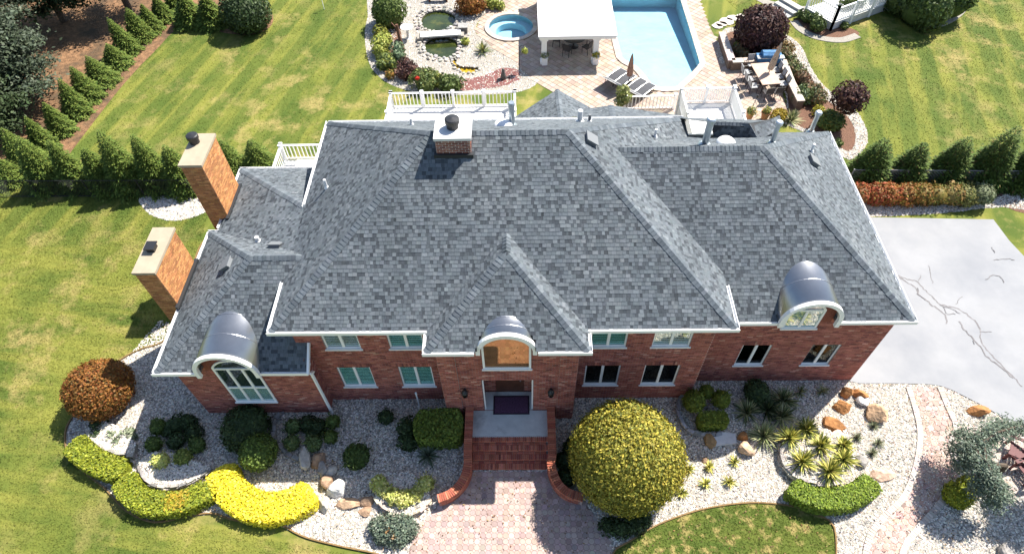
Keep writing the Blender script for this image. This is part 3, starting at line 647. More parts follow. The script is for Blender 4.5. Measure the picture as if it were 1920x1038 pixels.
# ---- chimneys
def chimney(x0, x1, y0, y1, zb, zt, cols, w, crown_over, flue, hero=False):
    c = MB().box(x0, x1, y0, y1, zb, zt).build('chimney', mat('pale_mortar', (.62, .56, .52), .95, var=.1) if hero else M_MORTAR, house)
    WL[c.name] = WL[house.name]
    def put(o): o.parent = c
    V = []; C = []
    for (o, U, W, Nn) in (((x0, y0, zb), (1, 0, 0), x1 - x0, (0, -1, 0)), ((x1, y0, zb), (0, 1, 0), y1 - y0, (1, 0, 0)), ((x0, y0, zb), (0, 1, 0), y1 - y0, (-1, 0, 0)), ((x0, y1, zb), (1, 0, 0), x1 - x0, (0, 1, 0))):
        v, cc = bricks(o, U, W, zt - zb - .06, Nn, cols=cols, w=w, ret=True, jt=.011 if hero else .006); V.append(v); C.append(cc)
    top = zt
    V = np.concatenate(V); C = np.concatenate(C)
    pieces(c, 'brick', V, BFACES(0, 0), C, M_BRICK, 150 if hero else 75, 'brick_courses')
    e = crown_over
    MB().box(x0 - e, x1 + e, y0 - e, y1 + e, zt - .05, zt + .06).build('crown', mat('white_crown', (.62, .61, .60), .8, var=.05) if hero else M_CAPCONC, c)
    fx, fy, fr, fh, sq = flue
    mb = MB()
    if sq: mb.box(fx - fr, fx + fr, fy - fr * 1.1, fy + fr * 1.1, zt + .06, zt + .06 + fh).box(fx - fr - .05, fx + fr + .05, fy - fr * 1.1 - .05, fy + fr * 1.1 + .05, zt + .06 + fh, zt + .1 + fh)
    else: mb.lathe((fx, fy, zt + .06), [(fr, 0), (fr, fh * .6), (fr * 1.22, fh * .6), (fr * 1.22, fh), (fr * 1.05, fh + .03), (.02, fh + .06)], 20)
    mb.build('flue_cap', M_BLACK, c)
    return c
ORB = [(.46, .215, .082), (.51, .25, .10), (.40, .18, .07), (.34, .15, .062)]
chimney(-2.86, -1.72, 16.62, 17.58, 8.6, 9.66, [(.23, .085, .06), (.16, .055, .045), (.29, .12, .085)], None, .05, (-2.3, 17.15, .2, .34, False), True)
chimney(-13.27, -12.44, 18.80, 20.6, 0, 6.7, ORB, None, .05, (-13.05, 20.1, .19, .36, False))
chimney(-13.88, -13.14, 14.28, 16.38, 0, 5.72, ORB, None, .05, (-13.55, 15.35, .14, .18, True))
M_FLASH = mat('dark_flashing', (.03, .032, .035), .5)
MB().box(-12.45, -12.32, 18.6, 20.7, 3.6, 3.95).build('flashing', M_FLASH, house); MB().box(-13.15, -13.0, 14.1, 16.5, 3.55, 3.86).build('flashing', M_FLASH, house)
MB().box(-2.95, -1.63, 16.52, 17.7, 8.7, 9.06).build('flashing', M_FLASH, house)

# ---- barrel dormers
def dormer(xc, r, yf, zs, y_back, zcut, win, amber=False):
    """half-barrel of radius r with springing height zs; win = (x0,x1,z0,zrect, wall y, columns, transom z or None)"""
    n = 22; A = [math.pi * k / n for k in range(n + 1)]
    def arc(rr, y, dz=0): return [(xc + rr * math.cos(a), y, zs + dz + rr * math.sin(a)) for a in A]
    o1, o2 = arc(r, yf), arc(r, y_back); i1, i2 = arc(r - .05, yf), arc(r - .05, y_back); mb = MB(); k = n + 1
    vs = o1 + o2 + i1 + i2; fs = []
    for j in range(n): fs += [(j, j + 1, k + j + 1, k + j), (2 * k + j, 3 * k + j, 3 * k + j + 1, 2 * k + j + 1), (j, 2 * k + j, 2 * k + j + 1, j + 1)]
    mb.add(vs, fs); d = mb.build('barrel_dormer', M_STEEL, house, smooth=True); WL[d.name] = WL[house.name]
    for f in (.33, .66):  # standing seams
        y = yf + (y_back - yf) * f; p1, p2 = arc(r + .012, y), arc(r + .012, y + .03)
        np_mesh('seam', p1 + p2, [(j, j + 1, k + j + 1, k + j) for j in range(n)], M_STEEL, d)
    # side cheeks below springing
    for s in (-1, 1): MB().box(xc + s * r - .03, xc + s * r + .03, yf + .02, y_back, zcut, zs).build('cheek', M_STEEL, d)
    # white arch trim
    a1, a2, b1, b2 = arc(r + .035, yf - .12), arc(r - .11, yf - .12), arc(r + .035, yf + .02), arc(r - .11, yf + .02)
    fs = []
    for j in range(n): fs += [(j, j + 1, k + j + 1, k + j), (2 * k + j, 3 * k + j, 3 * k + j + 1, 2 * k + j + 1), (j, 2 * k + j, 2 * k + j + 1, j + 1), (k + j, k + j + 1, 3 * k + j + 1, 3 * k + j)]
    np_mesh('arch_trim', a1 + a2 + b1 + b2, fs, M_WHITE, d)
    x0, x1, z0, z1, wy, nc, tr = win
    for s in (-1, 1):
        e = xc + s * (r - .037); MB().box(e - .074, e + .074, yf - .118, yf + .018, zcut - .02, zs).build('arch_foot', M_WHITE, d)
    # brick tympanum
    ring = [(x, wy, z) for x, y, z in arc(r - .06, wy)]; base = [(xc - r + .06, wy, zcut - .2), (xc + r - .06, wy, zcut - .2)]
    np_mesh('tympanum', ring + base, [tuple(range(len(ring) + 2))], mat('brick_face', (.21, .068, .048), .9, var=.35, vscale=18), d)
    # window with segmental head
    hw = (x1 - x0) / 2; xm = (x0 + x1) / 2; rise = hw * .62; R = (hw * hw + rise * rise) / (2 * rise); th = math.asin(hw / R); m = 14
    def seg(g, y): return [(xm + (R - g) * math.sin(t), y, z1 + rise - R + (R - g) * math.cos(t)) for t in np.linspace(-th, th, m + 1)]
    wf = MB(); f = .075; y0, y1 = wy - .05, wy - .004
    so, si = seg(0, y0), seg(f, y0); sob, sib = seg(0, y1), seg(f, y1); q = m + 1; fs = []
    for j in range(m): fs += [(j, q + j, q + j + 1, j + 1), (j, j + 1, 2 * q + j + 1, 2 * q + j), (q + j, 3 * q + j, 3 * q + j + 1, q + j + 1)]
    wf.add(so + si + sob + sib, fs)
    wf.box(x0, x0 + f, y0 + .001, y1, z0, z1).box(x1 - f, x1, y0 + .001, y1, z0, z1).box(x0 + f, x1 - f, y0 + .001, y1, z0, z0 + f)
    if tr:
        for z in tr: wf.box(x0 + f, x1 - f, y0 + .004, y1, z - .045, z + .045)
    for c in range(1, nc):
        xx = x0 + (x1 - x0) * c / nc; wf.box(xx - .045, xx + .045, y0 + .002, y1, z0 + f, (max(tr) - .045) if tr else z1 + rise - .06)
    wf.build('window_frame', M_WHITE, d)
    pane = [(p[0], wy - .02, p[2]) for p in seg(f * .8, 0)] + [(x1 - f * .5, wy - .02, z0 + f * .5), (x0 + f * .5, wy - .02, z0 + f * .5)]
    if amber:
        rm = [(p[0], wy - .012, p[2]) for p in seg(f * .6, 0)] + [(x1 - f * .4, wy - .012, z0 + f * .4), (x0 + f * .4, wy - .012, z0 + f * .4)]
        np_mesh('amber_panel', rm, [tuple(range(len(rm)))], mat('amber_brown', (.23, .135, .075), .85, var=.4, vscale=1.8), d)  # mottled amber-brown sheet set close behind the pane
        np_mesh('pane', pane, [tuple(range(len(pane)))], glass_mat('amber_glass', (.9, .85, .8), .02, (.75, .45, .22)), d)
    else:
        rm = [(p[0], wy - .004, p[2]) for p in seg(f * .6, 0)] + [(x1 - f * .4, wy - .004, z0 + f * .4), (x0 + f * .4, wy - .004, z0 + f * .4)]
        np_mesh('room_back', rm, [tuple(range(len(rm)))], M_DARKIN, d)
        np_mesh('pane', pane, [tuple(range(len(pane)))], M_GLASS, d)
        zb = tr[0] if tr and len(tr) > 1 else z1; mb = MB()
        for kx in range(nc):
            a = x0 + (x1 - x0) * kx / nc + .06; b = x0 + (x1 - x0) * (kx + 1) / nc - .06; z = z0 + f + .04
            while z < zb - .08: mb.add([(a, wy - .010, z - .02), (b, wy - .010, z - .02), (b, wy - .006, z + .02), (a, wy - .006, z + .02)], [(0, 1, 2, 3)]); z += .085
        mb.build('blind', M_BLIND, d)
    MB().box(x0 - .04, x1 + .04, wy - .10, wy - .052, z0 - .05, z0 + .02).build('sill', M_WHITE, d)
dormer(-10.40, 1.08, 11.34, 3.86, 13.9, 3.58, (-11.14, -9.56, 1.06, 3.62, 11.655, 3, (2.15, 3.52)))
dormer(-.58, .98, 11.24, 5.30, 12.2, 5.16, (-1.42, .24, 3.97, 5.42, 11.345, 1, None), True)
dormer(9.92, 1.02, 12.70, 4.80, 15.6, 4.46, (9.22, 10.46, 3.95, 5.05, 12.94, 2, (5.02,)))

# ---- entry: recess, door, stoop, steps, lamps
MB().box(EX0 + 1.45 - .2, EX0 + 3.33 + .2, EY + .85, EY + .9, .6, 3.1).build('door_surround', M_MORTAR, house)
dr = MB().box(-1.1, -.02, EY + .78, EY + .84, .68, 2.95).build('door', mat('dark_wood_door', (.09, .035, .022), .5, var=.3, vscale=4), house); WL[dr.name] = WL[house.name]
MB().box(-.18, -.12, EY + .73, EY + .78, 1.55, 1.75).build('handle', M_STEEL, dr)
for x in (-1.53, .27): MB().box(x, x + .05, EY + .04, EY + .12, .66, 2.98).build('jamb', M_WHITE, house)
stoop = MB().box(-1.98, .88, 10.28, EY - .03, 0, .66).box(EX0 + 1.46, EX0 + 3.32, EY - .02, EY + .78, 0, .66).build('stoop', M_STOOP, house)
V = []
u = -1.5
while u < .28: V.append([(u, EY + .66, .662), (u + .062, EY + .66, .662), (u + .062, EY + .77, .662), (u, EY + .77, .662), (u, EY + .66, .70), (u + .062, EY + .66, .70), (u + .062, EY + .77, .70), (u, EY + .77, .70)]); u += .075
pieces(stoop, 'threshold_brick', np.array(V), BOXF, palette(len(V), BRICKC[:3], None, .1), M_BRICK, 60)
steps = MB()
SY = [10.12, 9.83, 9.54, 9.25]
for i, y in enumerate(SY):
    z = .66 - .165 * i; steps.box(-1.965 + i * .003, .865 - i * .003, y + .02, y + .31, 0, z - .062)
steps = steps.build('front_steps', M_MORTAR, house); WL[steps.name] = WL[house.name]; V = []
for i, y in enumerate(SY):
    z = .66 - .165 * i; u = -1.955
    while u < .83: V.append([(u, y, z - .06), (u + .064, y, z - .06), (u + .064, y + .2, z - .06), (u, y + .2, z - .06), (u, y, z), (u + .064, y, z), (u + .064, y + .2, z), (u, y + .2, z)]); u += .075
    u = -1.955
    while u < .8: V.append([(u, y + .012, z - .16), (u + .2, y + .012, z - .16), (u + .2, y + .03, z - .16), (u, y + .03, z - .16), (u, y + .012, z - .072), (u + .2, y + .012, z - .072), (u + .2, y + .03, z - .072), (u, y + .03, z - .072)]); u += .212
    if i == 0: pass
    else:
        u = -1.955
        while u < .8: V.append([(u, y + .21, z - .06), (u + .2, y + .21, z - .06), (u + .2, y + .295, z - .06), (u, y + .295, z - .06), (u, y + .21, z - .002), (u + .2, y + .21, z - .002), (u + .2, y + .295, z - .002), (u, y + .295, z - .002)]); u += .212
BRICK2 = [(.43, .140, .085), (.36, .112, .070), (.48, .175, .108), (.29, .088, .062)]
pieces(steps, 'brick', np.array(V), BOXF, palette(len(V), BRICK2, None, .12), M_BRICK, 300)

# all face bricks of the front walls
facade = MB().box(EX0 + .1, EX1 - .1, EY + .02, EY + .03, .05, .6).build('facade_bricks', M_MORTAR, house); WL[facade.name] = WL[house.name]
_V = np.concatenate(BR); _C = np.concatenate(BRC); _k = np.concatenate(FRONT) + np.abs(_V.mean(1)[:, 1] - 11.38) * 30 + np.linalg.norm(_V.mean(1) - np.array([-.5, 11.4, 3.4]), axis=1)
pieces(facade, 'brick', _V, BFACES(0, 0), _C, M_BRICK, 300, 'brick_courses', _k)

# ================================================================ ROOF FITTINGS (parts of the house)
def PLN(u, v, p, n):
    d = RM @ np.array([u - CX, v - CY, FPX]); n = np.array(n, float); t = (np.array(p) - CPOS).dot(n) / d.dot(n); return CPOS + t * d
pM_F, pM_L, pM_R, pM_B = ((0, 11.83, E0), nF), ((-8.47, 0, E0), nL), ((7.0, 0, E0), nR), ((0, 22.7, E0), nB)
pR_B, pR_R, pR_F = ((0, RYb, zR), nB), ((R1, 0, zR), nR), ((0, RYf, zR), nF)
pL_L, pL_B = ((L0, 0, zL), nL), ((0, LYb, zL), nB)
def pipe(u, v, pl, h, r, m, cap=None, name='vent_pipe'):
    p = PLN(u, v, *pl); mb = MB().lathe((p[0], p[1], p[2] - .1), [(r, 0), (r, h + .1)], 12)
    if cap: mb.lathe((p[0], p[1], p[2] + h - .02), [(r * 1.0, 0), (cap, .03), (cap, .14), (r, .18)], 14)
    o = mb.build(name, m, house); WL[o.name] = WL[house.name]
    MB().lathe((p[0], p[1], p[2] - .12), [(r * 2.2, 0), (r * 2.0, .10), (r * 1.25, .2)], 12).build('flashing_boot', M_GALV if m is M_GALV else M_WHITE, o)
    return o
M_WPIPE = mat('white_pvc', (.75, .76, .76), .5)
# metal flues
pipe(1321, 271, pR_B, 1.05, .13, M_GALV, .17, 'metal_flue'); pipe(1447, 268, pR_B, .85, .09, M_GALV, .14, 'metal_flue'); pipe(1520, 247, pR_B, .95, .10, M_GALV, .15, 'metal_flue')
pipe(960, 235, pM_B, .9, .11, M_GALV, .13, 'metal_flue')
# plastic pipes
pipe(613, 352, pM_L, .42, .05, M_WPIPE); pipe(772, 234, pM_B, .32, .05, M_WPIPE); pipe(1087, 228, pM_B, .55, .10, M_WPIPE); pipe(1228, 256, pM_R, .35, .05, M_WPIPE); pipe(1521, 284, pR_R, .38, .05, M_WPIPE); pipe(485, 453, pL_B, .28, .08, M_WPIPE)
pipe(1105, 228, pM_B, .35, .06, M_VENT)
# louvred box vents
def box_vent(u, v, pl, ax):
    p = PLN(u, v, *pl); n = np.array(pl[1], float); n /= np.linalg.norm(n); t = np.array(ax, float); b = np.cross(n, t)
    mb = MB()
    for a, c, z0, z1 in ((-.2, .2, 0, .12), (-.24, .24, .12, .16)):
        mb.add([p + t * x + b * y + n * z for z in (z0, z1) for x, y in ((a, a), (c, a), (c, c), (a, c))], BOXF)
    mb.build('roof_vent', M_VENT, house)
box_vent(1106, 264, pM_R, (0, 1, 0)); box_vent(428, 497, pL_L, (0, 1, 0)); box_vent(517, 463, pL_B, (1, 0, 0)); box_vent(1523, 304, pR_R, (0, 1, 0))
def dome_light(u, v, pl):
    p = PLN(u, v, *pl); MB().lathe((p[0], p[1], p[2] - .25), [(.36, 0), (.36, .27), (.34, .32), (.26, .40), (.13, .45), (.02, .46)], 24).build('dome_skylight', mat('white_dome', (.8, .8, .8), .25, spec=.5), house, smooth=True)
dome_light(1361, 268, pR_B); dome_light(943, 236, pM_B)

# ---- wall lanterns (parts of the house)
M_LGLASS = glass_mat('lantern_glass', (.75, .72, .6), .05)
for x in (-2.18, .97):
    y = EY - .17; lt = MB().box(x - .05, x + .05, EY - .07, EY - .026, 2.15, 2.42).bar((x, EY - .05, 2.40), (x, y, 2.52), .025, .025).lathe((x, y, 2.08), [(.03, 0), (.09, .03), (.10, .05)], 8).lathe((x, y, 2.38), [(.13, 0), (.10, .05), (.03, .13), (.02, .17)], 8)
    for k in range(6):
        t = k * math.pi / 3; lt.bar((x + .09 * math.cos(t), y + .09 * math.sin(t), 2.12), (x + .115 * math.cos(t), y + .115 * math.sin(t), 2.39), .014, .014)
    lo = lt.build('wall_lantern', M_BLACK, house); WL[lo.name] = WL[house.name]
    MB().lathe((x, y, 2.13), [(.08, 0), (.10, .25)], 6).build('lantern_glass', M_LGLASS, lo)

# ---- doormat
dm = thing('doormat', 'purple patterned doormat lying on the stoop at the front door', 'doormat', (-.51, 11.6, .66))
a, b = G(925, 738, .67), G(993, 777, .67)
MB().box(-1.21, .19, 11.2, 12.0, .663, .675).build('mat_border', mat('dark_mat_border', (.035, .02, .03), .95), dm)
MB().box(-1.15, .13, 11.26, 11.94, .6755, .682).build('mat_field', mat('purple_mat', (.10, .045, .085), .95, var=.6, vscale=22, bump=.5, bscale=60), dm)

# ---- curved brick garden walls either side of the steps
def brick_wall(label, path, zt, wcap):
    Q, T = resample(path, .074); n = len(Q); w = thing('brick_garden_wall', label, 'garden wall', (Q[0][0], Q[0][1], 0), 'brick walls beside the front steps'); tag(w, kind='thing')
    N = np.stack([-T[:, 1], T[:, 0]], 1); z = np.interp(np.linspace(0, 1, n), *zt); mb = MB(); hw = wcap / 2 - .035
    for i in range(n - 1):
        p = [Q[i] + N[i] * hw, Q[i] - N[i] * hw, Q[i + 1] - N[i + 1] * hw, Q[i + 1] + N[i + 1] * hw]
        mb.add([(x, y, 0) for x, y in p] + [(*p[0], z[i] - .1), (*p[1], z[i] - .1), (*p[2], z[i + 1] - .1), (*p[3], z[i + 1] - .1)], [(4, 5, 6, 7), (0, 4, 7, 3), (1, 2, 6, 5)] + ([(0, 1, 5, 4)] if i == 0 else []) + ([(2, 3, 7, 6)] if i == n - 2 else []))
    mb.build('core', M_MORTAR, w); V = []; SV = []
    for i in range(n - 1):
        a, b = Q[i] + T[i] * .005, Q[i] + T[i] * .068; h = wcap / 2
        p = [a + N[i] * h, a - N[i] * h, b - N[i] * h, b + N[i] * h]
        V.append([(x, y, z[i] - .098) for x, y in p] + [(x, y, z[i]) for x, y in p])
        if i % 3 == 0 and i + 3 < n:
            for s in (1, -1):
                for r in range(int((z[i] - .1) / .075)):
                    off = 1 if r % 2 else 0; i0, i1 = min(i + off, n - 1), min(i + 3 + off, n - 1)
                    pa, pb = Q[i0] + N[i0] * s * (hw + .001), Q[i1] + N[i1] * s * (hw + .001); d = (pb - pa) * .025; pa, pb = pa + d, pb - d; oo, o2 = N[i0] * s * .012, N[i1] * s * .012; z0, z1 = r * .075 + .006, r * .075 + .069
                    SV.append([(*pa, z0), (*pb, z0), (*(pb + o2), z0), (*(pa + oo), z0), (*pa, z1), (*pb, z1), (*(pb + o2), z1), (*(pa + oo), z1)])
    pieces(w, 'coping_brick', np.array(V), BOXF, palette(len(V), [(.40, .125, .07), (.46, .165, .095), (.33, .10, .06)], None, .1), M_BRICK, 150)
    pieces(w, 'brick', np.array(SV), BOXF, palette(len(SV), BRICK2, None, .14), M_BRICK, 300)
Lw = [(-2.10, 11.37), (-2.10, 9.6)] + [tuple(p) for p in G2([(878, 872), (872, 893), (860, 910), (843, 924), (820, 932)], .6)]
Rw = [(1.0, 11.37), (1.0, 9.6)] + [tuple(p) for p in G2([(1033, 872), (1038, 890), (1048, 908), (1066, 922), (1094, 930)], .6)]
brick_wall('brick wall curving away from the front steps towards the rocks, left side', smooth_loop(Lw, 6, False), ((0, .45, .75, 1), (1.0, .95, .62, .5)), .30)
brick_wall('brick wall curving from the front steps under the huge globe shrub, right side', smooth_loop(Rw, 6, False), ((0, .45, .75, 1), (1.0, .95, .62, .5)), .30)

# ---- front walk: octagon pavers with small squares
fwalk = sheet('front_walk', WALKF, .012, M_JOINT); tag(fwalk, 'pink paved front walk leading to the steps', kind='structure')
PVC = [(.39, .295, .255), (.43, .335, .29), (.35, .255, .225), (.40, .31, .275), (.31, .24, .22)]
s = .20; A = np.array(WALKF); lo, hi = A.min(0), A.max(0); cs = []; sq = []
for i in range(int((hi[0] - lo[0]) / s) + 2):
    for j in range(int((hi[1] - lo[1]) / s) + 2): cs.append(lo + np.array([i * s, j * s])); sq.append(lo + np.array([(i + .5) * s, (j + .5) * s]))
cs = np.array(cs); sq = np.array(sq); cs = cs[pip(cs, WALKF)]; sq = sq[pip(sq, WALKF)]
keep = lambda q: q[(q[:, 1] > 5.2) & (q[:, 1] < 9.22)]
cs, sq = keep(cs), keep(sq)
k = np.arange(8) * math.pi / 4 + math.pi / 8; r = s * .5 * .965 / math.cos(math.pi / 8)
def tile_pieces(parent, name, cen, r, ang, nside, zb, zt, cols, w, ns, rest):
    n = len(cen); k = np.arange(nside) * 2 * math.pi / nside + ang
    ring = np.stack([np.cos(k) * r, np.sin(k) * r], 1); V = np.zeros((n, nside * 2, 3))
    V[:, :nside, :2] = cen[:, None] + ring[None]; V[:, nside:, :2] = cen[:, None] + ring[None] * .97
    V[:, :nside, 2] = zb; V[:, nside:, 2] = (zt + RNG.normal(size=n) * .0015)[:, None]
    F = [tuple(range(nside, 2 * nside))] + [(i, (i + 1) % nside, nside + (i + 1) % nside, nside + i) for i in range(nside)]
    pieces(parent, name, V, F, palette(n, cols, w, .08), M_PAVER, ns, rest)
tile_pieces(fwalk, 'paver', cs, r, math.pi / 8, 8, .012, .022, PVC, [4, 3, 3, 3, 1], 200, 'paver_courses')
tile_pieces(fwalk, 'square_paver', sq, .053, 0, 4, .012, .021, [(.46, .33, .30), (.40, .29, .26)], None, 100, 'square_paver_courses')

# ---- side walk: hexagon pavers with pale edging
SWL = smooth_loop(G2([(1708, 726), (1722, 770), (1730, 810), (1728, 850), (1716, 900), (1696, 940), (1660, 975), (1636, 1010), (1626, 1060)]), 5, False)
SWR = smooth_loop(G2([(1756, 726), (1772, 765), (1786, 800), (1776, 830), (1785, 862), (1800, 880), (1775, 915), (1748, 950), (1716, 985), (1690, 1020), (1680, 1060)]), 5, False)
SW = SWL + SWR[::-1]
swalk = sheet('side_walk', SW, .012, M_JOINT); tag(swalk, 'winding pink hexagon paved path between pebble beds', kind='structure')
s = .24; A = np.array(SW); lo, hi = A.min(0), A.max(0); cs = []
for j in range(int((hi[1] - lo[1]) / (s * .866)) + 2):
    for i in range(int((hi[0] - lo[0]) / s) + 2): cs.append(lo + np.array([(i + .5 * (j % 2)) * s, j * s * .866]))
cs = np.array(cs); cs = cs[pip(cs, SW)]; cs = cs[cs[:, 1] > 5]
tile_pieces(swalk, 'paver', cs, s * .5 * .95 / math.cos(math.pi / 6), math.pi / 6, 6, .012, .022, [(.42, .28, .235), (.37, .25, .21), (.45, .33, .28)], None, 300, 'paver_courses')
V = []
for path, sg in ((SWL, -1), (SWR, 1)):
    Q, T = resample(path, .115); N = np.stack([-T[:, 1], T[:, 0]], 1); Q = Q + N * .11 * sg
    for i in range(len(Q) - 1):
        if Q[i][1] < 5: continue
        a, b = Q[i] + T[i] * .004, Q[i] + T[i] * .108
        V.append([(*(p), z) for z in (.012, .058) for p in (a - N[i] * .10, b - N[i] * .10, b + N[i] * .10, a + N[i] * .10)])
pieces(swalk, 'edging_brick', np.array(V), BOXF, palette(len(V), [(.47, .42, .37), (.43, .37, .32), (.52, .47, .43)], None, .06), M_PAVER, 300, 'edging_courses')
# pad of the seating corner
PAD = smooth_loop(G2([(1776, 812), (1800, 798), (1850, 800), (1930, 820), (1980, 880), (1930, 930), (1850, 920), (1800, 885), (1780, 850)]), 4)
pad = sheet('seating_pad', PAD, .009, M_PAVER if False else mat('pad_sand', (.42, .33, .29), .9, var=.15, vscale=8)); tag(pad, 'pale paved pad by the weeping conifer', kind='structure')

# ---- patio pavers
s = .34; A = np.array(PATIO_OUT); lo, hi = A.min(0), A.max(0); cs = []; c45 = math.cos(math.pi / 4)
L_ = int(60 / s)
g_ = np.array([(i, j) for i in range(-L_, L_) for j in range(-L_, L_)], float) * s
g_ = np.stack([(g_[:, 0] - g_[:, 1]) * c45, (g_[:, 0] + g_[:, 1]) * c45], 1) + (lo + hi) / 2
PO = smooth_loop([( _pc[0] + 1.75 * math.cos(t), _pc[1] + 1.75 * math.sin(t)) for t in np.arange(24) * math.pi / 12], 1)
Pc = np.array(POOL).mean(0); POOLC = [tuple(Pc + (np.array(p) - Pc) * 1.07) for p in POOL]
k_ = pip(g_, PATIO_OUT) & ~pip(g_, POOLC) & ~pip(g_, PO); g_ = g_[k_]
tile_pieces(patio, 'paver', g_, s * .5 * .95 / c45, math.pi / 2, 4, .009, .024, [(.40, .315, .25), (.43, .345, .28), (.36, .275, .215), (.41, .325, .26)], None, 300, 'paver_courses')

# ================================================================ PLANTS
def unit(n):
    v = RNG.normal(size=(n, 3)); return v / np.linalg.norm(v, axis=1)[:, None]
def leaves_arr(P, N, size, aspect=.6, jit=.7):
    n = len(P); M = N + jit * unit(n); M /= np.linalg.norm(M, axis=1)[:, None]
    a = np.cross(M, unit(n)); a /= np.linalg.norm(a, axis=1)[:, None] + 1e-9; b = np.cross(M, a)
    s = size * (.6 + .8 * RNG.random((n, 1)))
    return np.stack([P + a * s, P + b * s * aspect, P - a * s, P - b * s * aspect], 1)
def leaf_obj(name, parts, m, parent):
    """parts: list of (V (n,4,3), col (n,3))"""
    V = np.concatenate([p[0] for p in parts]); C = np.concatenate([p[1] for p in parts]); n = len(V)
    return np_mesh(name, V.reshape(-1, 3), np.arange(4 * n).reshape(-1, 4), m, parent, np.repeat(C, 4, 0))
def lump(D, k=9, amp=.08):
    d = unit(k); w = RNG.normal(size=k); f = np.zeros(len(D))
    for i in range(k): f += w[i] * np.exp(-((1 - D @ d[i]) * 5))
    return 1 + amp * f
def stems(mb, c, h, r=.03, n=4, sp=.25):
    for k in range(n):
        t = 6.28 * k / n + random.random(); mb.tube([(c[0], c[1], -.05), (c[0] + sp * .4 * math.cos(t), c[1] + sp * .4 * math.sin(t), h * .5), (c[0] + sp * math.cos(t), c[1] + sp * math.sin(t), h)], [r, r * .8, r * .4], 5)
def ell_core(c, r, sc=.84, n=14):
    vs = []; fs = []
    for i in range(n + 1):
        t = math.pi * i / n
        for j in range(n): p = 2 * math.pi * j / n; vs.append((c[0] + r[0] * sc * math.sin(t) * math.cos(p), c[1] + r[1] * sc * math.sin(t) * math.sin(p), c[2] + r[2] * sc * math.cos(t)))
    for i in range(n):
        for j in range(n): fs.append((i * n + j, (i + 1) * n + j, (i + 1) * n + (j + 1) % n, i * n + (j + 1) % n))
    return np.array(vs)[np.array(fs)]
def ell_leaves(c, r, leaf, dens, cols, w=None, amp=.05, shell=.13, jit=.7, patch=None):
    r = np.array(r, float); ar = 4 * math.pi * ((r[0] * r[1]) ** 1.6 / 3 + (r[0] * r[2]) ** 1.6 / 3 + (r[1] * r[2]) ** 1.6 / 3) ** (1 / 1.6)
    n = int(max(120, min(42000, ar * dens / (leaf * leaf * 1.2)))); D = unit(n); f = lump(D, 14, amp) * (1 - shell * RNG.random(n) ** 2 + .035 * RNG.normal(size=n))
    P = np.array(c) + D * r * f[:, None]; k = P[:, 2] > .02; P = P[k]; D = D[k]
    N = D / r; N /= np.linalg.norm(N, axis=1)[:, None]; C = palette(len(P), cols, w, .18)
    if patch is not None:
        pc, th = patch; q = lump(D, 10, 1.0) - 1; s = np.clip((q - th) * 3, 0, 1)[:, None] * (RNG.random((len(P), 1)) < .75); C = C * (1 - s) + palette(len(P), pc, None, .15) * s
    return leaves_arr(P, N, leaf, .6, jit), C
def core_piece(V, cols): return V, np.tile(np.array(cols).mean(0), (len(V), 1))
LF = .055
def shoots(c, r, leaf, cols):
    k = int(14 + 26 * r[0]); D = unit(k); D[:, 2] = np.abs(D[:, 2]); P = []; 
    for j in range(4): P.append(np.array(c) + D * np.array(r) * (1.0 + .028 * j / max(r[0], .3) * (1 + RNG.random((k, 1)))))
    P = np.concatenate(P); return leaves_arr(P, np.tile(D, (4, 1)), leaf * .9, .5, .9), palette(len(P), cols, None, .15)
def ball(name, label, cat, u, v, z, r, cols, w=None, leaf=LF, group=None, amp=.04, dens=1.5, patch=None, asp=1.0, squash=1.0):
    c = G(u, v, z); rr = (r, r * asp, r * squash); t = thing(name, label, cat, (c[0], c[1], 0), group)
    L = [ell_leaves(c, rr, leaf, dens, cols, w, amp, patch=patch), core_piece(ell_core(c, rr, .86), cols)]
    L.append(shoots(c, rr, leaf, cols))
    leaf_obj('foliage', L, M_LEAF, t); mb = MB(); stems(mb, c, max(.1, z), .025 + .01 * r, 4, r * .25); mb.build('stem', M_BARK, t); return t
def lobes(name, label, cat, pts, cols, w=None, leaf=.06, group=None, dens=1.2, amp=.15, patch=None, base=None):
    """pts: (u, v, z, r) blobs of one loose shrub"""
    cs = [(G(u, v, z), r) for u, v, z, r in pts]; b = np.mean([c[:2] for c, r in cs], 0)
    t = thing(name, label, cat, (b[0], b[1], 0), group); L = []
    for c, r in cs: L += [ell_leaves(c, (r, r, r * .9), leaf, dens, cols, w, amp, .3, .9, patch), core_piece(ell_core(c, (r, r, r * .9), .7, 8), cols)]
    leaf_obj('foliage', L, M_LEAF, t); mb = MB(); stems(mb, (b[0], b[1]), max(.15, np.mean([c[2] for c, r in cs])), .025, 5, .2); mb.build('stem', M_BARK, t); return t
